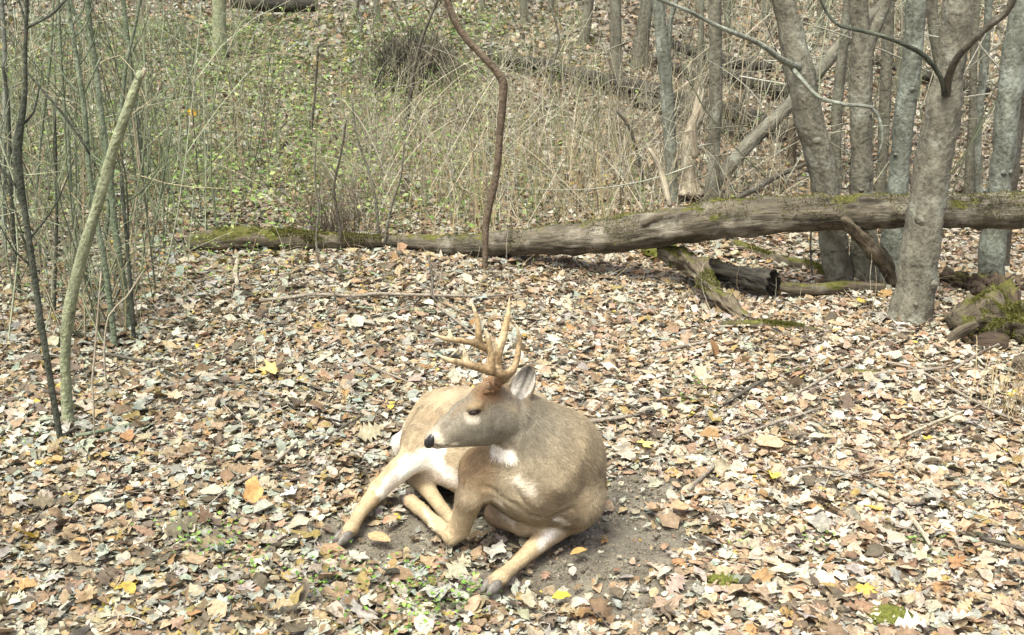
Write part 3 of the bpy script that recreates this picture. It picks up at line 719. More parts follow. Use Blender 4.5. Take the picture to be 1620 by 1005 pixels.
stick([(1160, 692, 4), (1230, 668, 5), (1300, 645, 4)], "thin dark stick on open leaves right of the bare patch", M_stick)
stick([(1255, 740, 4), (1300, 738, 5), (1360, 755, 5), (1400, 775, 4)], "slender grey stick leading to the thick pale stick", M_stick)
stick([(1250, 955, 5), (1310, 948, 6), (1365, 938, 4)], "pale straight stick near the bottom edge right of the green moss", M_pale)
stick([(1550, 850, 6), (1590, 862, 7), (1640, 872, 6)], "dark stick at the lower right edge", M_bark_dark)
stick([(1430, 690, 4), (1480, 668, 5), (1525, 650, 3)], "straw-coloured thin stick in the right middle leaves", M_pale)
stick([(1090, 775, 7), (1110, 755, 8), (1132, 735, 6)], "stubby grey stick at the right rim of the bare patch", M_stick)
stick([(930, 668, 7), (965, 663, 8), (1000, 657, 6)], "short grey stick touching the buck's back", M_stick)
stick([(120, 690, 6), (170, 680, 6), (220, 668, 4)], "thin stick right of the cut sapling's foot", M_bark_sap)
stick([(150, 560, 5), (180, 562, 6), (240, 575, 5)], "dark stick lying at the feet of the thin left stems", M_bark_dark)
stick([(500, 700, 4), (535, 680, 4), (575, 656, 3)], "very thin dark stick left of the buck's rump", M_bark_dark)
stick([(375, 765, 5), (430, 735, 6), (470, 700, 4)], "thin brown stick in the leaves left of the buck", M_stick)
stick([(550, 560, 3), (600, 585, 4), (660, 610, 3)], "fine grey twig in the leaves left of the antlers", M_stick)
stick([(1030, 560, 4), (1080, 548, 5), (1130, 540, 3)], "fine brown twig left of the moss-coated stick", M_stick)

# ------------------------------------------------------------------ vine
Yv = P(767, 428).y
pp = pxpts([(767, 428, 9), (768, 390, 10), (769, 355, 11), (778, 310, 12), (787, 260, 12), (791, 210, 12), (795, 165, 13), (796, 132, 14), (785, 112, 13), (765, 90, 12), (742, 66, 12), (722, 38, 12), (711, 12, 12), (705, -15, 11), (700, -60, 10), (712, -140, 10), (700, -260, 9)], Yv)
pp[0] = (pp[0][0], pp[0][1], pp[0][2] - .03, pp[0][3])
vn = tube("hanging_vine", pp, M_vine, None, sides=10, seg=.03, rough=.14, seed=3, freq=14)
tag(vn, "thick reddish brown vine with a sharp bend, hanging in the middle of the picture", "vine")

# ------------------------------------------------------------------ saplings and stems on the left
def sapling(rows, mat, label, branches=(), top=3.2, name="sapling", ext=True, group=None, base=None):
    return tree(rows, mat, label, branches, name=name, cat="sapling", group=group, sides=8, top=top, rough=.07, flare=1.15, bury=.03, seg=.05, base=base, ext=ext)
rt = tree([(108, 672, 22), (105, 620, 20), (103, 560, 19), (108, 500, 22), (118, 450, 20), (136, 385, 21), (157, 315, 20), (175, 250, 19), (196, 190, 18), (212, 145, 17), (223, 113, 13)], M_bark_cut,
          "thick yellow-green cut sapling leaning right at left, sawn off at its top", cat="sapling", name="cut_sapling", ext=False, sides=14, seg=.03,
          branches=[([(223, 122, 10), (228, 114, 8), (229, 108, 6)], M_pale)])
sapling([(97, 702, 12), (86, 640, 12), (73, 560, 12), (62, 490, 12), (52, 420, 12), (40, 340, 12), (31, 285, 16), (27, 235, 20), (34, 190, 14), (40, 140, 9), (40, 80, 8), (42, 30, 8), (42, 0, 8)], M_bark_sapdk,
        "long dark stem crossing the whole left edge, swollen and blackish halfway up",
        branches=[([(41, 45, 5), (60, 35, 5), (85, 20, 5), (108, -5, 4)], M_bark_sapdk), ([(40, 110, 4), (60, 135, 4), (95, 175, 4), (125, 215, 4), (142, 245, 3)], M_bark_sapdk), ([(42, 45, 4), (36, 20, 4), (26, -10, 3)], M_bark_sapdk)])
lefts = [
    ([(205, 520, 13), (196, 450, 13), (184, 380, 13), (176, 300, 12), (168, 240, 12), (160, 180, 12), (152, 110, 11), (144, 60, 11), (138, 0, 10)], M_bark_sap, "mid-thick grey-green stem right behind the cut sapling, nearly upright",
     [([(148, 75, 6), (132, 50, 6), (118, 22, 5), (108, -8, 5)], M_bark_sap)]),
    ([(182, 552, 12), (174, 480, 11), (166, 420, 11), (150, 330, 10), (140, 260, 10), (134, 180, 10), (124, 110, 10), (114, 50, 9), (106, 0, 9)], M_bark_sap, "grey-green stem forming the left arm of the V behind the cut sapling",
     [([(132, 150, 4), (146, 120, 3), (160, 90, 3)], M_bark_sap)]),
    ([(160, 470, 9), (164, 400, 9), (172, 330, 8), (180, 250, 8), (192, 170, 8), (200, 100, 7), (212, 50, 6), (222, 0, 6)], M_bark_sap, "slim stem curving right, crossing in front of the forked stem", []),
    ([(224, 320, 10), (222, 250, 10), (214, 160, 10), (204, 80, 9), (198, 30, 9), (195, 0, 9)], M_bark_sap, "smooth pale stem rising to the right of the cut sapling's sawn top", []),
    ([(212, 540, 8), (208, 470, 8), (203, 410, 7), (196, 330, 7), (192, 280, 6)], M_bark_sapdk, "short dark stem at the foot of the leaning cut sapling", []),
    ([(140, 455, 8), (124, 380, 8), (112, 300, 8), (108, 220, 7), (100, 150, 7), (96, 80, 6), (92, 0, 6)], M_bark_sap, "slender upright stem midway between dark left stem and the V of stems", []),
    ([(86, 500, 6), (88, 420, 6), (90, 330, 6), (88, 250, 6), (86, 168, 5)], M_bark_sapdk, "black thin dead stem ending below the V's left arm", []),
    ([(32, 470, 8), (24, 400, 8), (18, 320, 7), (16, 240, 7), (12, 160, 7), (4, 100, 6)], M_bark_sapdk, "dark stem hugging the left edge behind the swollen one", []),
    ([(8, 420, 10), (6, 320, 10), (7, 220, 9), (8, 120, 9), (6, 50, 9), (2, 0, 9)], M_bark_pale, "blurry pale stem at the extreme left edge", []),
    ([(64, 420, 6), (58, 330, 6), (62, 250, 5), (72, 160, 5), (80, 90, 5), (84, 20, 4)], M_bark_sap, "wavy thin stem just right of the swollen black stem", []),
    ([(150, 700, 3), (148, 640, 4), (146, 600, 4), (150, 560, 4), (156, 480, 3), (160, 430, 3)], M_pale, "straw-pale dead stalk beside the cut sapling's foot", []),
    ([(170, 620, 3), (165, 560, 4), (172, 500, 3), (200, 470, 3), (226, 430, 3)], M_pale, "pale dead stalk bent to the right by the cut sapling", []),
    ([(86, 370, 4), (92, 320, 4), (104, 285, 4), (120, 262, 3)], M_pale, "short whitish forked stalk in front of the left stems", []),
    ([(238, 400, 5), (250, 330, 5), (262, 260, 4), (272, 200, 4)], M_bark_sap, "fine stem leaning right in the green weeds right of the sapling", []),
    ([(300, 250, 4), (296, 190, 4), (300, 130, 3), (308, 80, 3)], M_bark_sap, "fine straight weed stem under the hanging yellow leaf", []),
]
for rows, mt, lb, br in lefts:
    sapling(rows, mt, lb, br, ext=rows[-1][1] <= 20, top=2.8)
mids = [
    ([(505, 420, 4), (500, 380, 4), (504, 330, 4), (498, 290, 3), (500, 220, 3)], M_bark_far, "spindly grey stem by the gap between the two logs, left one"),
    ([(540, 400, 6), (536, 350, 6), (528, 300, 5), (540, 240, 4), (548, 190, 3)], M_bark_dark, "dark spindly shrub stem in the tangle where the short log ends"),
    ([(600, 390, 6), (596, 330, 5), (586, 280, 5), (566, 220, 4), (555, 150, 3)], M_bark_far, "grey stem behind the log left of the vine, bending left"),
    ([(607, 395, 5), (618, 330, 5), (634, 280, 4), (640, 220, 3)], M_bark_far, "grey stem behind the log, bending right of its twin"),
    ([(640, 215, 9), (648, 160, 8), (655, 110, 7), (668, 60, 6), (690, 5, 5)], M_bark_dark, "dark slanting stem in front of the brush heap"),
    ([(490, 260, 5), (494, 190, 5), (500, 130, 4), (503, 70, 4)], M_bark_dark, "short dark stem amid green weeds left of the brush heap"),
    ([(1020, 300, 6), (1010, 250, 6), (995, 200, 6), (975, 175, 5)], M_bark_dark, "dark leaning dead stem left of the curved bare stick"),
    ([(880, 180, 5), (872, 120, 5), (884, 60, 4), (868, 0, 4)], M_bark_far, "crooked thin stem on the slope right of the vine"),
    ([(1160, 200, 6), (1180, 140, 6), (1195, 90, 5), (1230, 40, 4)], M_bark_far, "thin stem leaning right above the dead pole's foot"),
    ([(1285, 440, 4), (1282, 390, 4), (1284, 360, 3)], M_bark_dark, "small upright twig under the log left of the leaning tree's foot"),
    ([(1075, 230, 4), (1062, 180, 4), (1050, 120, 4), (1058, 50, 3), (1048, 0, 3)], M_bark_pale, "wispy pale stem twisting across the slim pale tree"),
    ([(1452, 150, 6), (1440, 220, 6), (1424, 290, 5)], M_bark_dark, "dark thin stem hanging down left of the thickest tree"),
]
for rows, mt, lb in mids[:-1]:
    sapling(rows, mt, lb, ext=rows[-1][1] <= 10, top=3.6, name="thin_stem")

# ------------------------------------------------------------------ brush, dry grass and weeds (uncountable)
def stems_np(base, tip, bend, r0, r1, colr, K=6, S=3):
    """curved thin stems; base, tip, bend (n,3)"""
    n = len(base); t = np.linspace(0, 1, K)[None, :, None]
    X = base[:, None] * (1 - t) ** 2 + 2 * (bend[:, None]) * t * (1 - t) + tip[:, None] * t ** 2
    Rr = (r0[:, None] * (1 - t[0, :, 0][None]) + r1[:, None] * t[0, :, 0][None])
    d = tip - base; d /= np.linalg.norm(d, axis=1)[:, None] + 1e-9
    u = np.cross(d, np.array([0.3, 1, 0.2])); u /= np.linalg.norm(u, axis=1)[:, None] + 1e-9; w = np.cross(d, u)
    V = np.empty((n, K * S, 3))
    for s in range(S):
        a = 2 * np.pi * s / S
        V[:, s::S] = X + (math.cos(a) * u + math.sin(a) * w)[:, None] * Rr[:, :, None]
    Fs = []
    for i in range(K - 1):
        for s in range(S):
            s2 = (s + 1) % S
            Fs += [(i * S + s, i * S + s2, (i + 1) * S + s2), (i * S + s, (i + 1) * S + s2, (i + 1) * S + s)]
    Fo = np.array(Fs)[None] + (np.arange(n) * K * S)[:, None, None]
    return V, Fo, np.repeat(colr[:, None], K * S, 1), X
def bshoot(x, y, L, lean, r, colset, jit=.2, curve=.3, twigs=3, leanx=0.0):
    n = len(x); base = np.stack([x, y, height(x, y) - .01], -1)
    a = r.uniform(0, 6.28, n); ln = np.abs(r.normal(0, lean, n))
    dirv = np.stack([np.cos(a) * ln + leanx, np.sin(a) * ln, np.ones(n)], -1); dirv /= np.linalg.norm(dirv, axis=1)[:, None]
    tip = base + dirv * L[:, None]
    bend = (base + tip) / 2 + r.normal(0, 1, (n, 3)) * (L * curve * .5)[:, None]
    cl = np.array(colset)[r.integers(0, len(colset), n)] * r.uniform(.75, 1.2, (n, 1))
    V, Fo, C, X = stems_np(base, tip, bend, L * .0035 + .0012, L * .0008 + .0008, cl); emit(V, Fo, C)
    for k in range(twigs):
        i = r.integers(1, 5, n); b2 = X[np.arange(n), i]
        d2 = dirv * .6 + r.normal(0, .55, (n, 3)); d2 /= np.linalg.norm(d2, axis=1)[:, None]
        t2 = b2 + d2 * (L * r.uniform(.2, .55, n))[:, None]
        bd = (b2 + t2) / 2 + r.normal(0, 1, (n, 3)) * (L * .06)[:, None]
        V, Fo, C, _ = stems_np(b2, t2, bd, L * .0014 + .0008, L * .0005 + .0006, cl, K=4); emit(V, Fo, C)
GREY = [(0.36, 0.33, 0.23), (0.26, 0.24, 0.17), (0.44, 0.41, 0.31), (0.15, 0.13, 0.09)]
STRAW = [(0.52, 0.42, 0.24), (0.44, 0.35, 0.20), (0.36, 0.29, 0.18)]
SAPC = [(0.23, 0.26, 0.16), (0.15, 0.17, 0.10), (0.36, 0.38, 0.26), (0.10, 0.105, 0.07), (0.33, 0.28, 0.18)]
def pix_region(n, x0, x1, y0, y1, r):
    px = r.uniform(x0, x1, n); py = r.uniform(y0, y1, n)
    q = [P(a, b) for a, b in zip(px, py)]
    return np.array([v.x for v in q]), np.array([v.y for v in q])
def norm_scatter(n, cx, cy, sx, sy, r): return r.normal(cx, sx, n), r.normal(cy, sy, n)
br = np.random.default_rng(11)
# central thicket behind the log
x, y = br.uniform(-1.5, 2.1, 560), br.uniform(7.3, 11.5, 560); bshoot(x, y, br.uniform(.25, .95, len(x)), .42, br, GREY, twigs=4)
x, y = br.uniform(-2.6, 5.0, 330), br.uniform(11.5, 17, 330); bshoot(x, y, br.uniform(.4, 1.3, len(x)), .45, br, GREY + SAPC, twigs=3)
x, y = br.uniform(0.6, 4.5, 150), br.uniform(7.2, 11.5, 150); bshoot(x, y, br.uniform(.3, 1.1, len(x)), .5, br, GREY, twigs=3)
# brush heap
c = P(655, 140); x, y = norm_scatter(1300, c.x, c.y, .24, .16, br); bshoot(x, y, br.uniform(.15, .75, len(x)) * np.exp(-((x - c.x) / .5) ** 2), .9, br, [(0.02, .018, .014), (.04, .034, .026), (.03, .026, .02), (.24, .21, .15)], curve=.6, twigs=3)
c = P(530, 385); x, y = norm_scatter(130, c.x, c.y, .10, .06, br); bshoot(x, y, br.uniform(.15, .45, len(x)), .5, br, [(0.08, .065, .05), (.16, .13, .09)], curve=.5, twigs=3)
# left thicket
x, y = br.uniform(-4.2, -1.9, 300), br.uniform(5.0, 9.5, 300); bshoot(x, y, br.uniform(.3, 1.7, len(x)), .25, br, SAPC, twigs=6)
x, y = br.uniform(-7, -3.2, 150), br.uniform(9.5, 15, 150); bshoot(x, y, br.uniform(.5, 2.0, len(x)), .25, br, SAPC, twigs=3)
c = P(170, 520); x, y = norm_scatter(34, c.x, c.y, .22, .2, br); bshoot(x, y, br.uniform(.25, .8, len(x)), .3, br, SAPC + STRAW, twigs=3)
# upper right
x, y = br.uniform(1.8, 8, 420), br.uniform(7.6, 18, 420); bshoot(x, y, br.uniform(.6, 2.2, len(x)), .35, br, GREY + SAPC, twigs=4)
# pale lichen-covered twigs sprawling across the upper right
n = 150; x, y = br.uniform(1.2, 6.5, n), br.uniform(6.6, 13, n); b0 = np.stack([x, y, height(x, y) + br.uniform(0, 1.6, n)], -1)
t0 = b0 + np.stack([br.normal(0, .7, n), br.normal(0, .3, n), br.normal(.35, .4, n)], -1); bd = (b0 + t0) / 2 + br.normal(0, .16, (n, 3))
emit(*stems_np(b0, t0, bd, br.uniform(.003, .008, n), np.full(n, .0015), np.array([(0.36, 0.37, 0.29), (0.44, .43, .35), (.16, .15, .11)])[br.integers(0, 3, n)], K=8)[:3])
# pale arching stalks, taller and thicker, tangled over the middle of the slope
n = 190; x, y = br.uniform(-1.3, 1.9, n), br.uniform(7.2, 10.5, n); b0 = np.stack([x, y, height(x, y)], -1); Lp = br.uniform(.5, 1.3, n)
t0 = b0 + np.stack([br.normal(0, .45, n) * Lp, br.normal(0, .3, n) * Lp, Lp * br.uniform(.3, .9, n)], -1); bd = (b0 + t0) / 2 + np.stack([br.normal(0, .15, n), br.normal(0, .1, n), Lp * .28], -1)
emit(*stems_np(b0, t0, bd, br.uniform(.003, .006, n), np.full(n, .0015), np.array([(.50, .45, .32), (.42, .39, .30), (.24, .21, .15)])[br.integers(0, 3, n)], K=8)[:3])
flush("brush", mat=M_brush, kind="stuff")
# dry grass
x, y = br.uniform(-0.7, 1.1, 150), br.uniform(6.9, 9.2, 150); bshoot(x, y, br.uniform(.25, .8, len(x)), .28, br, STRAW, curve=.25, twigs=0, leanx=-.1)
x, y = br.uniform(-2.5, 2.2, 900), br.uniform(7.1, 12, 900); bshoot(x, y, br.uniform(.12, .45, len(x)), .5, br, STRAW + GREY[:1], curve=.4, twigs=1)
c = P(1600, 660); x, y = norm_scatter(26, c.x, c.y, .05, .05, br); bshoot(x, y, br.uniform(.12, .34, len(x)), .3, br, STRAW, curve=.6, twigs=0)
c = P(1565, 640); x, y = norm_scatter(20, c.x, c.y, .1, .1, br); bshoot(x, y, br.uniform(.1, .25, len(x)), .5, br, STRAW, curve=.6, twigs=0)
x, y = br.uniform(-1.7, 2.3, 170), br.uniform(5.2, 7.0, 170); bshoot(x, y, br.uniform(.08, .3, len(x)), .6, br, STRAW + GREY, curve=.5, twigs=1)
n = 420; x, y = br.uniform(-3.5, 3.5, n), br.uniform(2.6, 7.5, n); kq = in_bed(x, y) > .6; x, y = x[kq], y[kq]; n = len(x)
b0 = np.stack([x, y, height(x, y) + .03], -1); an = br.uniform(0, 6.28, n); Ln = br.uniform(.08, .4, n)
t0 = b0 + np.stack([np.cos(an) * Ln, np.sin(an) * Ln, br.uniform(-.01, .04, n)], -1); bd = (b0 + t0) / 2 + br.normal(0, .02, (n, 3))
emit(*stems_np(b0, t0, bd, br.uniform(.0012, .0032, n), np.full(n, .0008), np.array([(.24, .21, .16), (.13, .10, .075), (.40, .36, .28)])[br.integers(0, 3, n)])[:3])
flush("dry_grass", mat=M_brush, kind="stuff")
# green weeds: small soft leaves on the slope and ground cover
def green_bits(x, y, zup, size, r, cols):
    n = len(x)
    cl = np.array(cols)[r.integers(0, len(cols), n)] * r.uniform(.7, 1.25, (n, 1))
    emit(*build_leaves(LOW[0], x, y, height(x, y) + zup, size, cl, r, tilt=.6, curl=4))
YG = [(0.21, 0.33, 0.08), (0.29, 0.39, 0.11), (0.16, 0.28, 0.08), (0.36, 0.40, 0.15), (0.24, 0.30, 0.12)]
clumps = 460
cx, cy = br.uniform(-6.0, -.2, clumps), br.uniform(7.2, 15, clumps)
kx = np.repeat(cx, 34) + br.normal(0, .16, clumps * 34); ky = np.repeat(cy, 34) + br.normal(0, .16, clumps * 34)
green_bits(kx, ky, br.uniform(0.02, .32, len(kx)), br.uniform(.015, .06, len(kx)), br, YG)
x, y = br.uniform(-3.8, -1.2, 2600), br.uniform(5.6, 9.5, 2600); green_bits(x, y, br.uniform(.0, .25, len(x)), br.uniform(.012, .035, len(x)), br, YG)
x, y = br.uniform(-1.5, 2.5, 900), br.uniform(7, 13, 900); green_bits(x, y, br.uniform(.0, .25, len(x)), br.uniform(.015, .045, len(x)), br, YG)
x, y = br.uniform(-6, 1.0, 2400), br.uniform(7.3, 15, 2400); bshoot(x, y, br.uniform(.12, .5, len(x)), .4, br, YG, curve=.4, twigs=1)
flush("green_weeds", mat=M_green, kind="stuff")
BG = [(0.17, 0.31, 0.05), (0.24, 0.38, 0.08), (0.12, 0.22, 0.05)]
for px, py, n_, sp in [(312, 858, 90, .05), (352, 865, 40, .05), (398, 908, 90, .06), (300, 850, 30, .06), (520, 928, 110, .06), (545, 915, 40, .04), (640, 955, 150, .08), (690, 968, 90, .07), (742, 946, 110, .04),
                       (665, 990, 60, .06), (660, 905, 40, .05), (20, 706, 40, .05), (545, 870, 25, .03), (1100, 610, 40, .05), (1085, 640, 20, .04), (1290, 870, 40, .04), (1165, 870, 20, .04), (1460, 880, 50, .05), (200, 520, 25, .08), (1240, 588, 25, .04),
                       (500, 410, 60, .1), (430, 400, 40, .1), (580, 440, 40, .12), (615, 448, 30, .08), (320, 405, 30, .1), (240, 440, 40, .15), (280, 430, 40, .12), (1180, 560, 20, .05), (830, 430, 20, .06), (545, 290, 20, .1)]:
    n_ = int(n_ * .6); c = P(px, py); x, y = norm_scatter(n_, c.x, c.y, sp, sp * 1.2, br)
    green_bits(x, y, br.uniform(.012, .05, n_), br.uniform(.009, .022, n_), br, BG)
flush("ground_cover", mat=M_green, kind="stuff")
# moss cushions on the ground
def moss_patch(px, py, wpx, label, hh=.022):
    c = P(px, py); r_ = m_of(wpx, c) / 2
    bm = bmesh.new(); bmesh.ops.create_icosphere(bm, subdivisions=4, radius=1)
    for v in bm.verts:
        q = v.co.copy(); k = 1 + .35 * noise.noise(q * 2.3 + Vector((px, 0, 0))) + .12 * noise.noise(q * 9)
        k *= 1 + .25 * noise.noise(q * 5); v.co = Vector((q.x * r_ * k, q.y * r_ * .8 * k, q.z * hh * (1 + 1.1 * noise.noise(q * 6) + .5 * noise.noise(q * 17))))
    me = bpy.data.meshes.new("moss_patch"); bm.to_mesh(me); bm.free()
    me.polygons.foreach_set("use_smooth", [True] * len(me.polygons)); me.materials.append(M_moss)
    o = link(bpy.data.objects.new("moss_patch", me)); o.location = (c.x, c.y, float(height(c.x, c.y)) + .012)
    tag(o, label, "moss")
moss_patch(1046, 406, 56, "bright green moss cushion under the long log beside the rotten trunk", .07)
moss_patch(1144, 930, 50, "small yellow-green moss cushion at the lower edge of the bare patch")
moss_patch(1405, 985, 70, "green moss patch at the bottom edge right of centre")

# hanging yellow leaf on its stem, and some leaves that stand out
def big_leaf(loc, rot, size, colr, arch, label, seed, cat="leaf"):
    r_ = np.random.default_rng(seed)
    V, Fo, C = build_leaves(ARCH[arch], np.zeros(1), np.zeros(1), np.zeros(1), np.array([size]), np.array([colr]), r_, tilt=.05, curl=6)
    o = np_mesh("fallen_leaf" if "hanging" not in label else "hanging_leaf", V[0], Fo[0], M_leaf, None, col=C[0]); o.location = loc; o.rotation_euler = rot
    return tag(o, label, cat)
q = P(300, 250)
big_leaf(D(306, 178, q.y), (R(90), R(70), 0), .13, (0.72, 0.42, 0.03), 0, "bright orange-yellow leaf hanging upright in the green weeds at upper left", 3)
def gl(px, py, s, c_, a, lb, sd, rot=(0, 0, 0)):
    v = P(px, py, .045); big_leaf(v, rot, s, c_, a, lb, sd)
gl(432, 588, .15, (0.62, 0.47, 0.19), 4, "large tan-yellow curled leaf in the litter left of the antlers", 5, (.1, .2, .5))
gl(38, 842, .085, (0.66, 0.46, 0.06), 0, "clear yellow oval leaf near the left edge", 6, (.2, .9, 1.4))
gl(1222, 752, .085, (0.72, 0.56, 0.12), 0, "yellow leaf in the litter right of the buck", 7, (-.3, .2, -.6))
gl(462, 782, .085, (0.60, 0.60, 0.60), 4, "whitish lobed leaf lying flat left of the buck's hind hoof", 8)
gl(780, 868, .11, (0.50, 0.47, 0.40), 5, "pale grey torn leaf on bare soil between the buck's forelegs", 9)
gl(1018, 702, .09, (0.66, 0.50, 0.16), 4, "yellowish leaf near the buck's back", 10)
gl(1078, 802, .09, (0.45, 0.27, 0.16), 2, "round red-brown leaf at the right rim of the bare patch", 11)
gl(915, 873, .06, (0.55, 0.33, 0.12), 0, "orange-tan leaf on the bare soil right of the outstretched foreleg", 12)
gl(888, 944, .06, (0.70, 0.45, 0.06), 0, "orange-yellow leaf below the outstretched foreleg's hoof", 13)
gl(402, 775, .10, (0.50, 0.30, 0.12), 6, "upright brown leaf piece in the litter at lower left", 14, (1.0, .1, .3))
gl(618, 822, .09, (0.40, 0.25, 0.16), 1, "reddish brown leaf on bare soil beside the folded foreleg", 15)
gl(600, 850, .09, (0.48, 0.30, 0.16), 0, "curled tan leaf just right of the buck's hind hoof", 16)
gl(1215, 700, .12, (0.56, 0.38, 0.24), 2, "wide pinkish tan leaf in the right middle litter", 17)
gl(275, 628, .12, (0.52, 0.42, 0.27), 4, "broad tan leaf in the litter right of the cut sapling", 18, (.2, 0, .9))

# ------------------------------------------------------------------ the buck
def smin(a, b, k):
    h = np.clip(0.5 + 0.5 * (b - a) / k, 0, 1)
    return b * (1 - h) + a * h - k * h * (1 - h)
def cone_sd(Pn, a, b, ra, rb, sy=1.0):
    a = np.array(a, float); b = np.array(b, float)
    Pq = Pn
    if sy != 1.0:                       # narrower from side to side: measure across the body axis only
        ab = b - a; t0 = np.clip(((Pn - a) @ ab) / (ab @ ab + 1e-12), 0, 1)
        cy_ = a[1] + ab[1] * t0
        Pq = Pn.copy(); Pq[:, 1] = cy_ + (Pn[:, 1] - cy_) / sy
    ab = b - a; t = np.clip(((Pq - a) @ ab) / (ab @ ab + 1e-12), 0, 1)
    c = a + t[:, None] * ab
    return (np.linalg.norm(Pq - c, axis=1) - (ra + (rb - ra) * t)) * (1 if sy == 1 else .85)
class SDF:
    def __init__(s, lo, hi, h):
        s.lo = np.array(lo, float); s.h = h; s.n = np.ceil((np.array(hi) - s.lo) / h).astype(int) + 1
        s.D = np.full(s.n, 0.15, np.float32)
    def region(s, lo, hi):
        i0 = np.clip(((lo - s.lo) / s.h).astype(int), 0, s.n - 1); i1 = np.clip(((hi - s.lo) / s.h).astype(int) + 2, 1, s.n)
        ax = [s.lo[k] + np.arange(i0[k], i1[k]) * s.h for k in range(3)]
        g = np.stack(np.meshgrid(*ax, indexing='ij'), -1)
        return tuple(slice(i0[k], i1[k]) for k in range(3)), g
    def add(s, fn, lo, hi, k):
        sl, g = s.region(np.array(lo) - .06, np.array(hi) + .06)
        d = fn(g.reshape(-1, 3)).reshape(g.shape[:3])
        s.D[sl] = smin(s.D[sl], d.astype(np.float32), k)
    def sub(s, fn, lo, hi, k):
        sl, g = s.region(np.array(lo) - .03, np.array(hi) + .03)
        d = fn(g.reshape(-1, 3)).reshape(g.shape[:3])
        s.D[sl] = -smin(-s.D[sl], d.astype(np.float32), k)
    def cone(s, a, b, ra, rb, k=.02, sy=1.0):
        a = np.array(a); b = np.array(b); m = max(ra, rb)
        s.add(lambda q: cone_sd(q, a, b, ra, rb, sy), np.minimum(a, b) - m, np.maximum(a, b) + m, k)
    def mesh(s):
        """surface nets"""
        Dg = s.D; ins = Dg < 0
        c = [Dg[i:Dg.shape[0] - 1 + i, j:Dg.shape[1] - 1 + j, k:Dg.shape[2] - 1 + k] for i in (0, 1) for j in (0, 1) for k in (0, 1)]
        cnt = sum((q < 0).astype(np.int8) for q in c)
        act = np.argwhere((cnt > 0) & (cnt < 8))
        vi = -np.ones(cnt.shape, np.int32); vi[tuple(act.T)] = np.arange(len(act))
        offs = np.array([(i, j, k) for i in (0, 1) for j in (0, 1) for k in (0, 1)])
        val = np.stack([q[tuple(act.T)] for q in c], 1)
        acc = np.zeros((len(act), 3)); w = np.zeros(len(act))
        for p in range(8):
            for q in range(p + 1, 8):
                if np.abs(offs[p] - offs[q]).sum() != 1: continue
                m = (val[:, p] < 0) != (val[:, q] < 0)
                t = np.where(m, val[:, p] / (val[:, p] - val[:, q] + 1e-12), 0)
                acc += np.where(m[:, None], offs[p] + t[:, None] * (offs[q] - offs[p]), 0); w += m
        V = s.lo + (act + acc / w[:, None]) * s.h
        Fs = []
        for ax in range(3):
            u, v = (ax + 1) % 3, (ax + 2) % 3
            sl0 = [slice(None)] * 3; sl1 = [slice(None)] * 3; sl0[ax] = slice(0, -1); sl1[ax] = slice(1, None)
            A, B = ins[tuple(sl0)], ins[tuple(sl1)]
            e = np.argwhere(A != B); e = e[(e[:, u] > 0) & (e[:, v] > 0)]
            e = e[(e[:, u] < vi.shape[u]) & (e[:, v] < vi.shape[v])]
            fl = A[tuple(e.T)]
            def at(du, dv):
                q = e.copy(); q[:, u] -= du; q[:, v] -= dv; return vi[tuple(q.T)]
            f = np.stack([at(1, 1), at(0, 1), at(0, 0), at(1, 0)], 1)
            f[~fl] = f[~fl][:, ::-1]; Fs.append(f)
        return V, np.concatenate(Fs)
def relax(V, F, it, lam=.5):
    for _ in range(it):
        acc = np.zeros_like(V); cnt = np.zeros(len(V))
        for a, b in ((0, 1), (1, 2), (2, 3), (3, 0)):
            np.add.at(acc, F[:, a], V[F[:, b]]); np.add.at(cnt, F[:, a], 1)
            np.add.at(acc, F[:, b], V[F[:, a]]); np.add.at(cnt, F[:, b], 1)
        V = V + lam * (acc / cnt[:, None] - V)
    return V

BACK, GREYB = (0.25, 0.21, 0.142), (0.305, 0.262, 0.188)
TAN, LEG, FACE, WHITE, DARK = (0.345, 0.285, 0.195), (0.42, 0.345, 0.225), (0.195, 0.182, 0.148), (0.80, 0.78, 0.73), (0.03, 0.025, 0.02)
def pv(t):                                   # (px, py, 'y'|'z', value)
    return np.array(D(t[0], t[1], t[3]) if t[2] == 'y' else G(t[0], t[1], t[3]))
BON = []
def bone(a, ra, b, rb, ca, cb, k=.03, sy=1.0):
    A, B = pv(a), pv(b); BON.append((A, B, m_of(ra, Vector(A)), m_of(rb, Vector(B)), ca, cb, k, sy))
# trunk: neck -> shoulders -> ribs -> rump
bone((868, 742, 'y', 3.27), 86, (800, 705, 'y', 3.50), 90, BACK, GREYB, .05)
bone((800, 705, 'y', 3.50), 90, (714, 690, 'y', 3.68), 73, GREYB, TAN, .06)
bone((714, 690, 'y', 3.66), 73, (690, 706, 'y', 3.62), 55, TAN, TAN, .05)
bone((885, 770, 'y', 3.20), 66, (840, 760, 'y', 3.14), 66, BACK, GREYB, .05)         # chest
bone((800, 748, 'y', 3.20), 48, (775, 740, 'y', 3.24), 38, GREYB, TAN, .05)
bone((740, 735, 'y', 3.42), 48, (700, 728, 'y', 3.50), 36, TAN, WHITE, .04)          # belly
# neck
bone((812, 660, 'y', 3.10), 36, (862, 716, 'y', 3.17), 74, FACE, BACK, .06)
bone((806, 678, 'y', 3.12), 26, (836, 742, 'y', 3.15), 58, GREYB, BACK, .06)
bone((806, 646, 'y', 3.11), 32, (882, 716, 'y', 3.26), 68, BACK, BACK, .06)
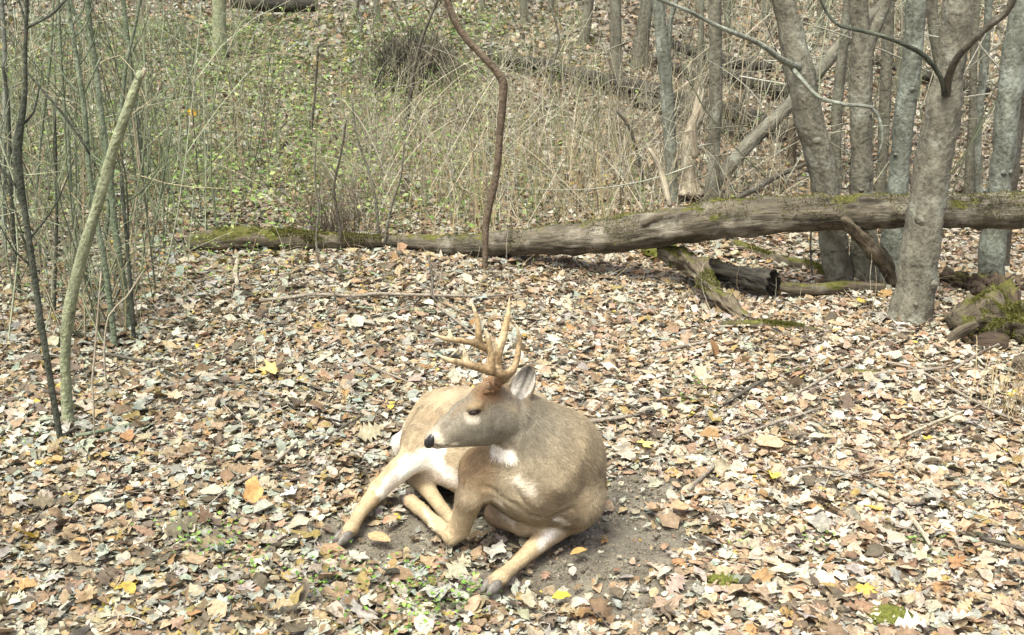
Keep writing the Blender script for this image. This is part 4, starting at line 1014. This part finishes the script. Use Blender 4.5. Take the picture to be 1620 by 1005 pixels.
# head
bone((784, 654, 'y', 3.07), 41, (762, 662, 'y', 3.055), 40, FACE, FACE, .02, .78)
bone((762, 662, 'y', 3.055), 39, (742, 667, 'y', 3.04), 35, FACE, FACE, .02, .74)
bone((742, 667, 'y', 3.04), 34, (715, 680, 'y', 3.02), 25, FACE, FACE, .015, .78)
bone((715, 680, 'y', 3.02), 24, (695, 691, 'y', 3.005), 17.5, FACE, (.34, .31, .25), .012, .85)
bone((695, 691, 'y', 3.005), 17, (685, 694, 'y', 3.0), 13.5, (.34, .31, .25), (.3, .27, .22), .01, .9)
bone((712, 698, 'y', 3.015), 10, (690, 702, 'y', 3.0), 8, (.6, .56, .48), (.6, .56, .48), .008, .9)   # lower jaw
bone((768, 678, 'y', 3.05), 26, (728, 690, 'y', 3.03), 17, FACE, FACE, .02, .8)                      # cheek
bone((757, 641, 'y', 3.005), 8, (744, 645, 'y', 3.0), 6, (.30, .23, .14), (.30, .23, .14), .012)       # brow
bone((768, 624, 'y', 3.05), 20, (786, 620, 'y', 3.08), 20, (.19, .135, .08), (.19, .135, .08), .03, .9)   # crown
# hind leg reaching left
bone((702, 704, 'y', 3.50), 38, (672, 712, 'y', 3.46), 27, TAN, TAN, .05)
bone((672, 712, 'y', 3.46), 27, (632, 743, 'y', 3.42), 18, TAN, LEG, .03)
bone((632, 743, 'y', 3.42), 18, (598, 776, 'z', .055), 15, LEG, LEG, .015)
bone((598, 776, 'z', .055), 15, (572, 808, 'z', .04), 11, LEG, LEG, .01)
bone((572, 808, 'z', .04), 11, (556, 836, 'z', .032), 10.5, LEG, LEG, .008)
bone((557, 834, 'z', .034), 12, (545, 848, 'z', .022), 11, LEG, (.3, .22, .14), .008)
# rump side of the thigh
bone((690, 690, 'y', 3.56), 50, (668, 700, 'y', 3.52), 32, TAN, TAN, .05)
# tail
bone((645, 688, 'y', 3.66), 12, (632, 698, 'y', 3.64), 12, WHITE, WHITE, .01)
bone((632, 698, 'y', 3.64), 11, (629, 708, 'y', 3.63), 7, WHITE, WHITE, .008)
# far hind leg folded under
bone((660, 752, 'z', .07), 18, (678, 776, 'z', .05), 13, TAN, LEG, .015)
bone((678, 776, 'z', .05), 13, (700, 806, 'z', .035), 10.5, LEG, LEG, .008)
bone((700, 806, 'z', .035), 10.5, (716, 824, 'z', .03), 11, LEG, LEG, .008)
bone((690, 735, 'y', 3.50), 26, (668, 752, 'z', .08), 18, (.55, .5, .42), TAN, .03)
# near foreleg folded: shoulder, forearm, knee, shank
bone((795, 735, 'y', 3.18), 50, (766, 745, 'y', 3.14), 37, GREYB, (.30, .22, .13), .05)
bone((766, 745, 'y', 3.14), 37, (744, 785, 'y', 3.10), 22, (.30, .22, .13), TAN, .03)
bone((744, 785, 'y', 3.10), 22, (727, 836, 'z', .06), 17, TAN, LEG, .015)
bone((726, 836, 'z', .06), 17, (716, 848, 'z', .036), 14.5, LEG, LEG, .01)
bone((716, 848, 'z', .036), 13, (692, 830, 'z', .032), 11, LEG, LEG, .008)
bone((692, 830, 'z', .032), 10.5, (664, 805, 'z', .03), 10, LEG, LEG, .008)
bone((664, 805, 'z', .03), 10.5, (650, 793, 'z', .03), 11, LEG, (.36, .28, .19), .008)
# brisket resting on the soil
bone((788, 812, 'y', 3.26), 22, (832, 826, 'y', 3.18), 22, (.34, .26, .18), TAN, .02)
bone((832, 826, 'y', 3.18), 20, (872, 815, 'y', 3.16), 26, TAN, GREYB, .03)
# other foreleg stretched out
bone((915, 790, 'y', 3.17), 39, (905, 806, 'z', .085), 34, GREYB, GREYB, .05)
bone((905, 806, 'z', .085), 32, (876, 838, 'z', .055), 20, GREYB, TAN, .03)
bone((876, 838, 'z', .055), 20, (842, 869, 'z', .04), 14, (.5, .42, .32), LEG, .012)
bone((842, 869, 'z', .04), 14, (811, 897, 'z', .034), 10, LEG, LEG, .008)
bone((811, 897, 'z', .034), 10, (793, 913, 'z', .034), 13, LEG, LEG, .008)
bone((793, 913, 'z', .034), 12.5, (780, 921, 'z', .028), 12, LEG, (.36, .28, .19), .008)

lo = np.min([np.minimum(b[0], b[1]) - max(b[2], b[3]) for b in BON], 0) - .05
hi = np.max([np.maximum(b[0], b[1]) + max(b[2], b[3]) for b in BON], 0) + .07
S_ = SDF(lo, hi, .0048)
for A, B, ra, rb, ca, cb, k, sy in BON: S_.cone(A, B, ra, rb, k, sy)
# ears: cupped shells grown from the skull
EARS = []
def ear(base, tip, face, wid, k=.012):
    base, tip = np.array(base), np.array(tip); c = (base + tip) / 2; L = np.linalg.norm(tip - base)
    el = (tip - base) / L; en = np.array(face, float); en -= el * (en @ el); en /= np.linalg.norm(en); ew = np.cross(el, en)
    EARS.append((c, el, ew, en, L, wid))
    def ell(q, c_, rad):
        d = q - c_; p = np.stack([d @ el, d @ ew, d @ en], 1)
        p[:, 1] /= np.clip(1 - .35 * p[:, 0] / (L / 2), .45, 1.3)
        kk = np.linalg.norm(p / rad, axis=1); k2 = np.linalg.norm(p / rad ** 2, axis=1) + 1e-9
        return kk * (kk - 1) / k2
    m = L * .7
    S_.add(lambda q: ell(q, c, np.array([L / 2, wid / 2, .030])), c - m, c + m, .006)
    S_.sub(lambda q: ell(q, c + en * .021 + el * .004, np.array([L / 2 - .006, wid / 2 - .005, .034])), c - m, c + m, .004)
eb, et = D(815, 636, 3.09), D(841, 576, 3.13)
ear(eb, et, (-.15, -1.0, .25), .078)
bone((806, 640, 'y', 3.085), 15, (817, 630, 'y', 3.09), 11, FACE, (.36, .32, .26)); A, B, ra, rb = BON[-1][:4]; S_.cone(A, B, ra, rb, .015)
ear(D(790, 628, 3.20), D(800, 580, 3.30), (-.6, -.4, .1), .07)
bone((786, 640, 'y', 3.14), 15, (790, 628, 'y', 3.20), 10, FACE, FACE); A, B, ra, rb = BON[-1][:4]; S_.cone(A, B, ra, rb, .015)
# creases: mouth line, the fold before the stretched foreleg, armpit
def groove(rows, r_, k=.006):
    for i in range(len(rows) - 1):
        a, b = np.array(rows[i]), np.array(rows[i + 1])
        S_.sub(lambda q: cone_sd(q, a, b, r_, r_), np.minimum(a, b) - .02, np.maximum(a, b) + .02, k)
DV, DF = S_.mesh()
DV = relax(DV, DF, 2, .45)
bvh = BVHTree.FromPolygons([tuple(v) for v in DV], DF.tolist())
def hit(px, py):
    q = bvh.ray_cast(Vector((0, 0, CAMZ)), ray(px, py).normalized())
    return (np.array(q[0]), np.array(q[1])) if q[0] is not None else (None, None)
def vnormals(V, F):
    n = np.cross(V[F[:, 2]] - V[F[:, 0]], V[F[:, 3]] - V[F[:, 1]]); o = np.zeros_like(V)
    for k in range(4): np.add.at(o, F[:, k], n)
    return o / (np.linalg.norm(o, axis=1)[:, None] + 1e-12)
VN = vnormals(DV, DF)
def crease(pix, wpx, dmm):
    """a fold (positive) or a soft ridge (negative) in the hide along a line"""
    global DV
    q = [hit(*p)[0] for p in pix]; q = [p for p in q if p is not None]
    best_ = np.full(len(DV), 9.)
    for a, b in zip(q[:-1], q[1:]):
        ab = b - a; t_ = np.clip(((DV - a) @ ab) / (ab @ ab + 1e-12), 0, 1)
        best_ = np.minimum(best_, np.linalg.norm(DV - a - t_[:, None] * ab, axis=1))
    w = m_of(wpx, Vector(q[0]))
    DV = DV - VN * (np.exp(-(best_ / w) ** 2) * dmm * .001)[:, None]
crease([(768, 770), (790, 785), (818, 800), (846, 818)], 5, 5)
crease([(800, 742), (812, 765), (826, 790), (852, 812)], 6, 4)
crease([(846, 818), (868, 822), (884, 814), (905, 806)], 4, 7)
crease([(812, 760), (830, 775), (850, 800)], 9, -6)
crease([(866, 826), (882, 820), (896, 832)], 3, 3)
crease([(760, 735), (752, 755), (750, 775)], 6, 3)
crease([(826, 640), (822, 665), (818, 690)], 7, 4)
crease([(792, 690), (812, 712), (822, 738)], 9, 3)
crease([(905, 690), (925, 730), (928, 770)], 14, 5)
crease([(880, 700), (885, 740), (890, 775)], 16, -5)
crease([(690, 640), (672, 665), (668, 690)], 14, 4)
crease([(683, 708), (698, 706.5), (708, 705), (714, 702)], 1.8, 3)
crease([(733, 652), (722, 664), (708, 676)], 5, 1.6)
crease([(742, 650), (749, 648), (758, 650)], 2.0, -1.8)
crease([(740, 656), (749, 659), (758, 656)], 2.0, -1.5)
crease([(776, 700), (782, 680), (784, 665)], 6, 2.5)
VN = vnormals(DV, DF)
# coat colour from the nearest parts of the body, then the markings of the breed and a painted highlight
W = np.zeros(len(DV)); C = np.zeros((len(DV), 3)); best = np.full(len(DV), 9.); flow = np.zeros((len(DV), 3))
for A, B, ra, rb, ca, cb, k, sy in BON:
    d = cone_sd(DV, A, B, ra, rb, sy); ab = B - A
    t_ = np.clip(((DV - A) @ ab) / (ab @ ab), 0, 1)[:, None]
    w = np.exp(-np.clip(d, -.0, 1) / .010) + 1e-9
    C += w[:, None] * (np.array(ca) * (1 - t_) + np.array(cb) * t_); W += w
    m = d < best; best[m] = d[m]; flow[m] = ab / np.linalg.norm(ab)
C /= W[:, None]
def spot(px, py, rx, col, soft=.5, amount=1.0, stretch=None):
    """a coat marking or painted highlight: a patch round a point of the hide, rx in photograph pixels"""
    q, nrm = hit(px, py)
    if q is None: return
    r_ = m_of(rx, Vector(q)); d = DV - q
    if stretch is not None:
        q2, _ = hit(*stretch)
        if q2 is not None:
            ab = q2 - q; tt = np.clip((d @ ab) / (ab @ ab + 1e-12), 0, 1); d = d - tt[:, None] * ab
    dist = np.linalg.norm(d, axis=1) / r_
    jit = np.array([noise.noise(Vector(v * 45)) for v in DV[dist < 1.6]]) * .45
    f = np.zeros(len(DV)); mm = dist < 1.6
    f[mm] = np.clip((1.1 + jit - dist[mm]) / (soft + .25), 0, 1) * amount
    C[:] = C * (1 - f[:, None]) + np.array(col) * f[:, None]
# paler underside everywhere near the belly line
cold = noise
spot(782, 712, 14, WHITE, .35, 1, (806, 722))                                   # throat
spot(822, 762, 15, (.70, .66, .56), .7, .9, (840, 774))                        # brisket highlight painted into the coat
spot(703, 712, 12, WHITE, .6, .5)
spot(692, 714, 21, WHITE, .3, 1, (642, 752))
spot(650, 740, 19, WHITE, .3, 1, (616, 776))                                   # inner side of hind leg
spot(655, 728, 15, WHITE, .35, 1, (608, 782))
spot(690, 725, 16, (.80, .78, .74), .5, 1, (722, 762))                          # groin
spot(684, 752, 14, (.66, .6, .52), .7, .8, (720, 765))
spot(880, 840, 13, (.78, .76, .72), .6, .95, (858, 858))                        # inner knee
spot(898, 830, 7, WHITE, .6, .9, (884, 822))
spot(770, 790, 7, (.75, .7, .6), .7, .8, (796, 800))
spot(795, 812, 10, (.70, .66, .58), .8, .6, (812, 826))
spot(690, 838, 4, (.72, .66, .55), .7, .7, (672, 806))
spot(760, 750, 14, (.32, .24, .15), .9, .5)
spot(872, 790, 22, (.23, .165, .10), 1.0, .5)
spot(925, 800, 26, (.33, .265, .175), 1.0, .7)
spot(800, 640, 10, (.30, .25, .17), .8, .5, (818, 650))
spot(738, 634, 9, (.12, .105, .08), .8, .75, (722, 650))
spot(716, 660, 7, (.13, .118, .095), .9, .7, (704, 674))
spot(765, 690, 10, (.30, .28, .23), .9, .5, (735, 697))
spot(770, 655, 9, (.16, .14, .105), .9, .5, (778, 672))
spot(770, 640, 6, (.30, .235, .145), .8, .7, (748, 640))
spot(690, 660, 30, (.36, .275, .17), 1.2, .4)
spot(725, 690, 12, (.17, .15, .115), .9, .5, (700, 680))
spot(743, 662, 9, (.52, .49, .42), .5, .9, (752, 664))                          # below the eye
spot(737, 655, 5, (.42, .38, .3), .6, .7)
spot(756, 642, 5, (.40, .30, .17), .7, .8, (764, 646))
spot(749, 653, 12, (.36, .32, .24), .6, .7)
spot(746, 653, 6.5, (.04, .028, .02), .3, 1, (755, 652))
spot(692, 690, 8, (.66, .61, .50), .4, .95, (697, 702))                         # muzzle band
spot(700, 703, 4.5, (.72, .69, .6), .5, .95, (722, 702))                        # chin
spot(690, 703.5, 2.2, DARK, .3, 1, (706, 704.5)); spot(706, 704.5, 2.2, DARK, .3, 1, (714, 701.5)); 
spot(762, 624, 15, (.17, .10, .055), .6, .85, (786, 626))                       # rubbed forehead tuft
spot(735, 640, 10, (.20, .165, .12), .7, .6, (715, 658))
spot(812, 625, 7, (.40, .34, .24), .6, .7)
for c_, el, ew, en, L, wid in EARS:
    d = DV - c_; a_, w_, n_ = d @ el, d @ ew, d @ en
    inside = (np.abs(a_) < L * .52) & (np.abs(w_) < wid * .62) & (np.abs(n_) < .03)
    C[inside] = (.19, .16, .115)
    # inner surface: the hollow side
    inner = inside & (np.linalg.norm(np.stack([a_ / (L / 2 - .005), w_ / (wid / 2 - .003)], 1), axis=1) < .92) & (n_ > -.018)
    uw = np.abs(w_[inner]) / (wid / 2); ul = a_[inner] / (L / 2)
    g_ = np.clip(.30 + .75 * uw - .30 * np.clip(ul, 0, 1) + .25 * np.clip(-ul, 0, 1) - .22 * np.clip(np.sin(w_[inner] * 330 + 2), 0, 1), .12, .95)[:, None]
    C[inner] = np.array((.52, .50, .46)) * g_
    rim = inside & ~inner & (a_ > L * .3)
    C[rim] = (.12, .09, .065)
nz_ = np.array([noise.noise(Vector(v * 9)) + .5 * noise.noise(Vector(v * 30)) for v in DV])
C = np.clip(C * (1 + .22 * nz_[:, None]) * np.array((1.04, .99, .93)), .01, .85)
o_deer = G(790, 815, 0)
buck = empty("deer", tuple(o_deer)); tag(buck, "white-tailed buck with branched antlers resting on bare soil, head turned left", "deer")
DO = np.array(o_deer)
body = np_mesh("body", DV - DO, DF, M_fur, buck, col=C)
# short hair lying along the hide
hr = np.random.default_rng(3)
tri = DV[DF]; nrm = np.cross(tri[:, 2] - tri[:, 0], tri[:, 3] - tri[:, 1]); ar = np.linalg.norm(nrm, axis=1); nrm /= ar[:, None] + 1e-12
if ((tri.mean(1) - DV.mean(0)) * nrm).sum() < 0: print("NORMALS FLIPPED")
NH = 170000
fi = hr.choice(len(DF), NH, p=ar / ar.sum()); uv = hr.random((NH, 2))
p0 = tri[fi, 0] * ((1 - uv[:, :1]) * (1 - uv[:, 1:])) + tri[fi, 1] * (uv[:, :1] * (1 - uv[:, 1:])) + tri[fi, 2] * (uv[:, :1] * uv[:, 1:]) + tri[fi, 3] * ((1 - uv[:, :1]) * uv[:, 1:])
nn = nrm[fi]; fl = flow[DF[fi, 0]] + hr.normal(0, .17, (NH, 3)); fl[:, 2] -= .25
fl -= nn * (fl * nn).sum(1)[:, None]; fl /= np.linalg.norm(fl, axis=1)[:, None] + 1e-9
sd_ = np.cross(nn, fl); cH = C[DF[fi, 0]]
onhead = (np.linalg.norm((p0 - np.array(D(735, 665, 3.03))), axis=1) < .17) | (np.linalg.norm((p0 - np.array(D(832, 598, 3.11))), axis=1) < .075)
Lh = hr.uniform(.012, .026, NH) * np.where(onhead, .35, 1) * np.where(np.abs(cH[:, 0] - .42) < .05, .6, 1); wh = hr.uniform(.0004, .0011, NH)
tipv = p0 + fl * Lh[:, None] + nn * (Lh * hr.uniform(.04, .24, NH))[:, None]
V = np.stack([p0 - sd_ * wh[:, None] - nn * .001, p0 + sd_ * wh[:, None] - nn * .001, tipv], 1)
clump = np.array([noise.noise(Vector(p * 55)) for p in p0])
cH = cH * (hr.uniform(.66, 1.32, NH) * (1 + .28 * clump))[:, None]
cc = np.repeat(np.clip(cH, .01, .85)[:, None], 3, 1); cc[:, 2] *= 1.25
hair = np_mesh("hair", V.reshape(-1, 3) - DO, np.arange(NH * 3).reshape(-1, 3), M_hair, buck, col=cc.reshape(-1, 3)); tag(hair, kind="stuff")

# antlers
M_antl = mat_tint("antler_bone", 0.5, 120, .7, 1.15, bumpd=.003, spec=.3)
def antler(chains, label=None):
    CH = [[(np.array(D(px, py, Y)), m_of(w, D(px, py, Y)) / 2) for px, py, Y, w in ch] for ch in chains]
    al = [p for ch in CH for p, _ in ch]
    s = SDF(np.min(al, 0) - .04, np.max(al, 0) + .04, .0024)
    for ci, ch in enumerate(CH):
        arr = catmull([(*p, r_) for p, r_ in ch], len(ch) * 4)
        for i in range(len(arr) - 1): s.cone(arr[i, :3], arr[i + 1, :3], max(arr[i, 3], .0012), max(arr[i + 1, 3], .001), .006 if ci else .004)
    V, Fq = s.mesh(); V = relax(V, Fq, 1, .4)
    V = V + np.array([[noise.noise(Vector(v * 70 + np.array((k, 0, 0)))) * .0006 for k in (0, 5, 9)] for v in V])
    b_ = al[0]; dist = np.linalg.norm(V - b_, axis=1) / .22
    g_ = np.array([noise.noise(Vector(v * np.array((60, 60, 25)))) + .6 * noise.noise(Vector(v * 130)) for v in V])
    f_ = np.clip(dist + .15 * g_, 0, 1)[:, None]
    ca = np.array((.10, .06, .033)) * (1 - f_) + np.array((.40, .285, .15)) * f_
    tips = [ch[-1][0] for ch in CH]; td = np.min([np.linalg.norm(V - t_, axis=1) for t_ in tips], 0)[:, None]
    ca = ca + np.clip(1 - td / .05, 0, 1) * (np.array((.66, .56, .38)) - ca) * .8
    ca = ca * (1 + .45 * g_[:, None])
    V = V - .0005 * vnormals(V, Fq)
    V = V + g_[:, None] * .0011 * vnormals(V, Fq) * np.clip(1.2 - dist, 0, 1)[:, None]
    o = np_mesh("antler", V - DO, Fq, M_antl, buck, col=np.clip(ca, .02, .7))
    if label: o["label"] = label
    return o
near = [[(772, 618, 3.03, 19), (783, 607, 3.03, 17), (797, 598, 3.02, 16), (794, 592, 3.0, 15), (780, 588, 2.99, 14), (762, 583, 2.97, 13), (742, 577, 2.95, 12), (724, 573, 2.93, 10), (708, 569, 2.92, 7), (694, 562, 2.91, 2)],
        [(740, 578, 2.95, 9), (737, 566, 2.95, 7), (734, 553, 2.95, 2)],
        [(776, 588, 2.98, 13), (778, 572, 2.98, 9), (775, 548, 2.99, 7.5), (772, 534, 2.99, 6), (766, 519, 2.99, 2)],
        [(796, 596, 3.01, 14), (808, 588, 3.02, 11), (816, 575, 3.04, 9.5), (820, 556, 3.05, 8.5), (822, 536, 3.06, 6), (817, 513, 3.06, 1.8)]]
antler(near)
farr = [[(770, 612, 3.10, 18), (778, 604, 3.13, 15), (787, 592, 3.17, 14), (787, 578, 3.20, 13), (786, 566, 3.21, 12), (775, 556, 3.20, 11), (760, 547, 3.18, 11), (742, 541, 3.16, 10), (722, 538, 3.14, 9), (702, 535, 3.12, 7), (682, 528, 3.11, 2)],
        [(787, 576, 3.2, 13), (789, 558, 3.2, 12), (796, 534, 3.21, 11), (802, 505, 3.22, 8), (805, 488, 3.23, 5), (806, 470, 3.23, 1.8)],
        [(759, 546, 3.18, 10), (757, 528, 3.18, 9), (755, 505, 3.19, 7), (751, 492, 3.19, 5), (747, 481, 3.19, 1.8)],
        [(714, 537, 3.13, 7), (712, 529, 3.13, 4), (711, 521, 3.13, 1.5)],
        [(786, 570, 3.2, 8), (784, 555, 3.21, 5), (786, 535, 3.22, 2)]]
antler(farr)
# rubbed bases with rough pedicles
for rows in ([(764, 626, 3.035, 15), (773, 618, 3.03, 19), (780, 611, 3.03, 19), (783, 608, 3.03, 24), (786, 605, 3.03, 18), (793, 600, 3.02, 15)], [(762, 622, 3.09, 12), (768, 613, 3.10, 17), (773, 608, 3.11, 20), (778, 601, 3.13, 14)]):
    pts = [(*D(a, b, Y), m_of(w, D(a, b, Y)) / 2) for a, b, Y, w in rows]
    tube("antler_base", pts, M_antlerbase, buck, sides=24, seg=.003, rough=.4, freq=120)
# eye, nose, hooves
def blob(name, rows, mat, sub=3, **kw):
    bm = bmesh.new(); bmesh.ops.create_icosphere(bm, subdivisions=sub, radius=1)
    return bm
def ellip(name, c, axes, mat, noise_amp=0, flat=None):
    """axes: three vectors (half axes)"""
    bm = bmesh.new(); bmesh.ops.create_icosphere(bm, subdivisions=3, radius=1)
    Mx = Matrix([axes[0], axes[1], axes[2]]).transposed()
    for v in bm.verts:
        q = v.co.copy()
        if flat: q = flat(q)
        v.co = Mx @ q
    me = bpy.data.meshes.new(name); bm.to_mesh(me); bm.free()
    me.polygons.foreach_set("use_smooth", [True] * len(me.polygons)); me.materials.append(mat)
    o = link(bpy.data.objects.new(name, me), buck); o.location = Vector(c) - buck.location
    return o
q, nm = hit(749, 653)
ellip("eye", q + nm * -.0025, (Vector((.0145, 0, .002)), Vector((0, .009, 0)), Vector((0, 0, .0085))), M_eye)
q2 = np.array(D(768, 650, 3.16)); ellip("eye", q2 + np.array((-.02, -.005, 0)), (Vector((.0125, 0, .002)), Vector((0, .008, 0)), Vector((0, 0, .0065))), M_eye)
def nosef(q):
    q.x = q.x * (1 - .15 * q.z); return q
ellip("nose", D(682.5, 695, 2.998), (Vector((.021, 0, .003)), Vector((0, .026, 0)), Vector((.006, 0, .028))), M_nose, flat=nosef)
for px, py in ((683, 698), (680, 690)): pass
nq = D(681, 699, 2.978); ellip("nostril", nq, (Vector((.006, 0, 0)), Vector((0, .004, 0)), Vector((0, 0, .004))), M_eye)
def hoof(a, b, w, side):
    """two pointed toes from a towards b"""
    a, b = Vector(a), Vector(b); d = b - a; L = d.length; d.normalize(); s = d.cross(Vector((0, 0, 1))).normalized()
    for k in (-1, 1):
        c = a + d * (L * .42) + s * (k * w * .48) + Vector((0, 0, 0))
        u = d.cross(s)
        if u.z < 0: u = -u
        def f(q):
            q.z *= (1 - .45 * max(0, q.x)); q.y *= (1 - .35 * max(0, q.x) ** 2)
            if q.z < -.55: q.z = -.55
            return q
        ellip("hoof", c, (d * L * .62, s * w * .52, u * w * .85), M_hoof, flat=f)
hoof(G(785, 921, .03), G(766, 939, .012), .027, 1)
hoof(G(550, 844, .03), G(530, 861, .014), .025, 1)
hoof(G(655, 797, .03), G(637, 784, .018), .021, 1)
hoof(G(714, 822, .03), G(726, 833, .02), .017, 1)
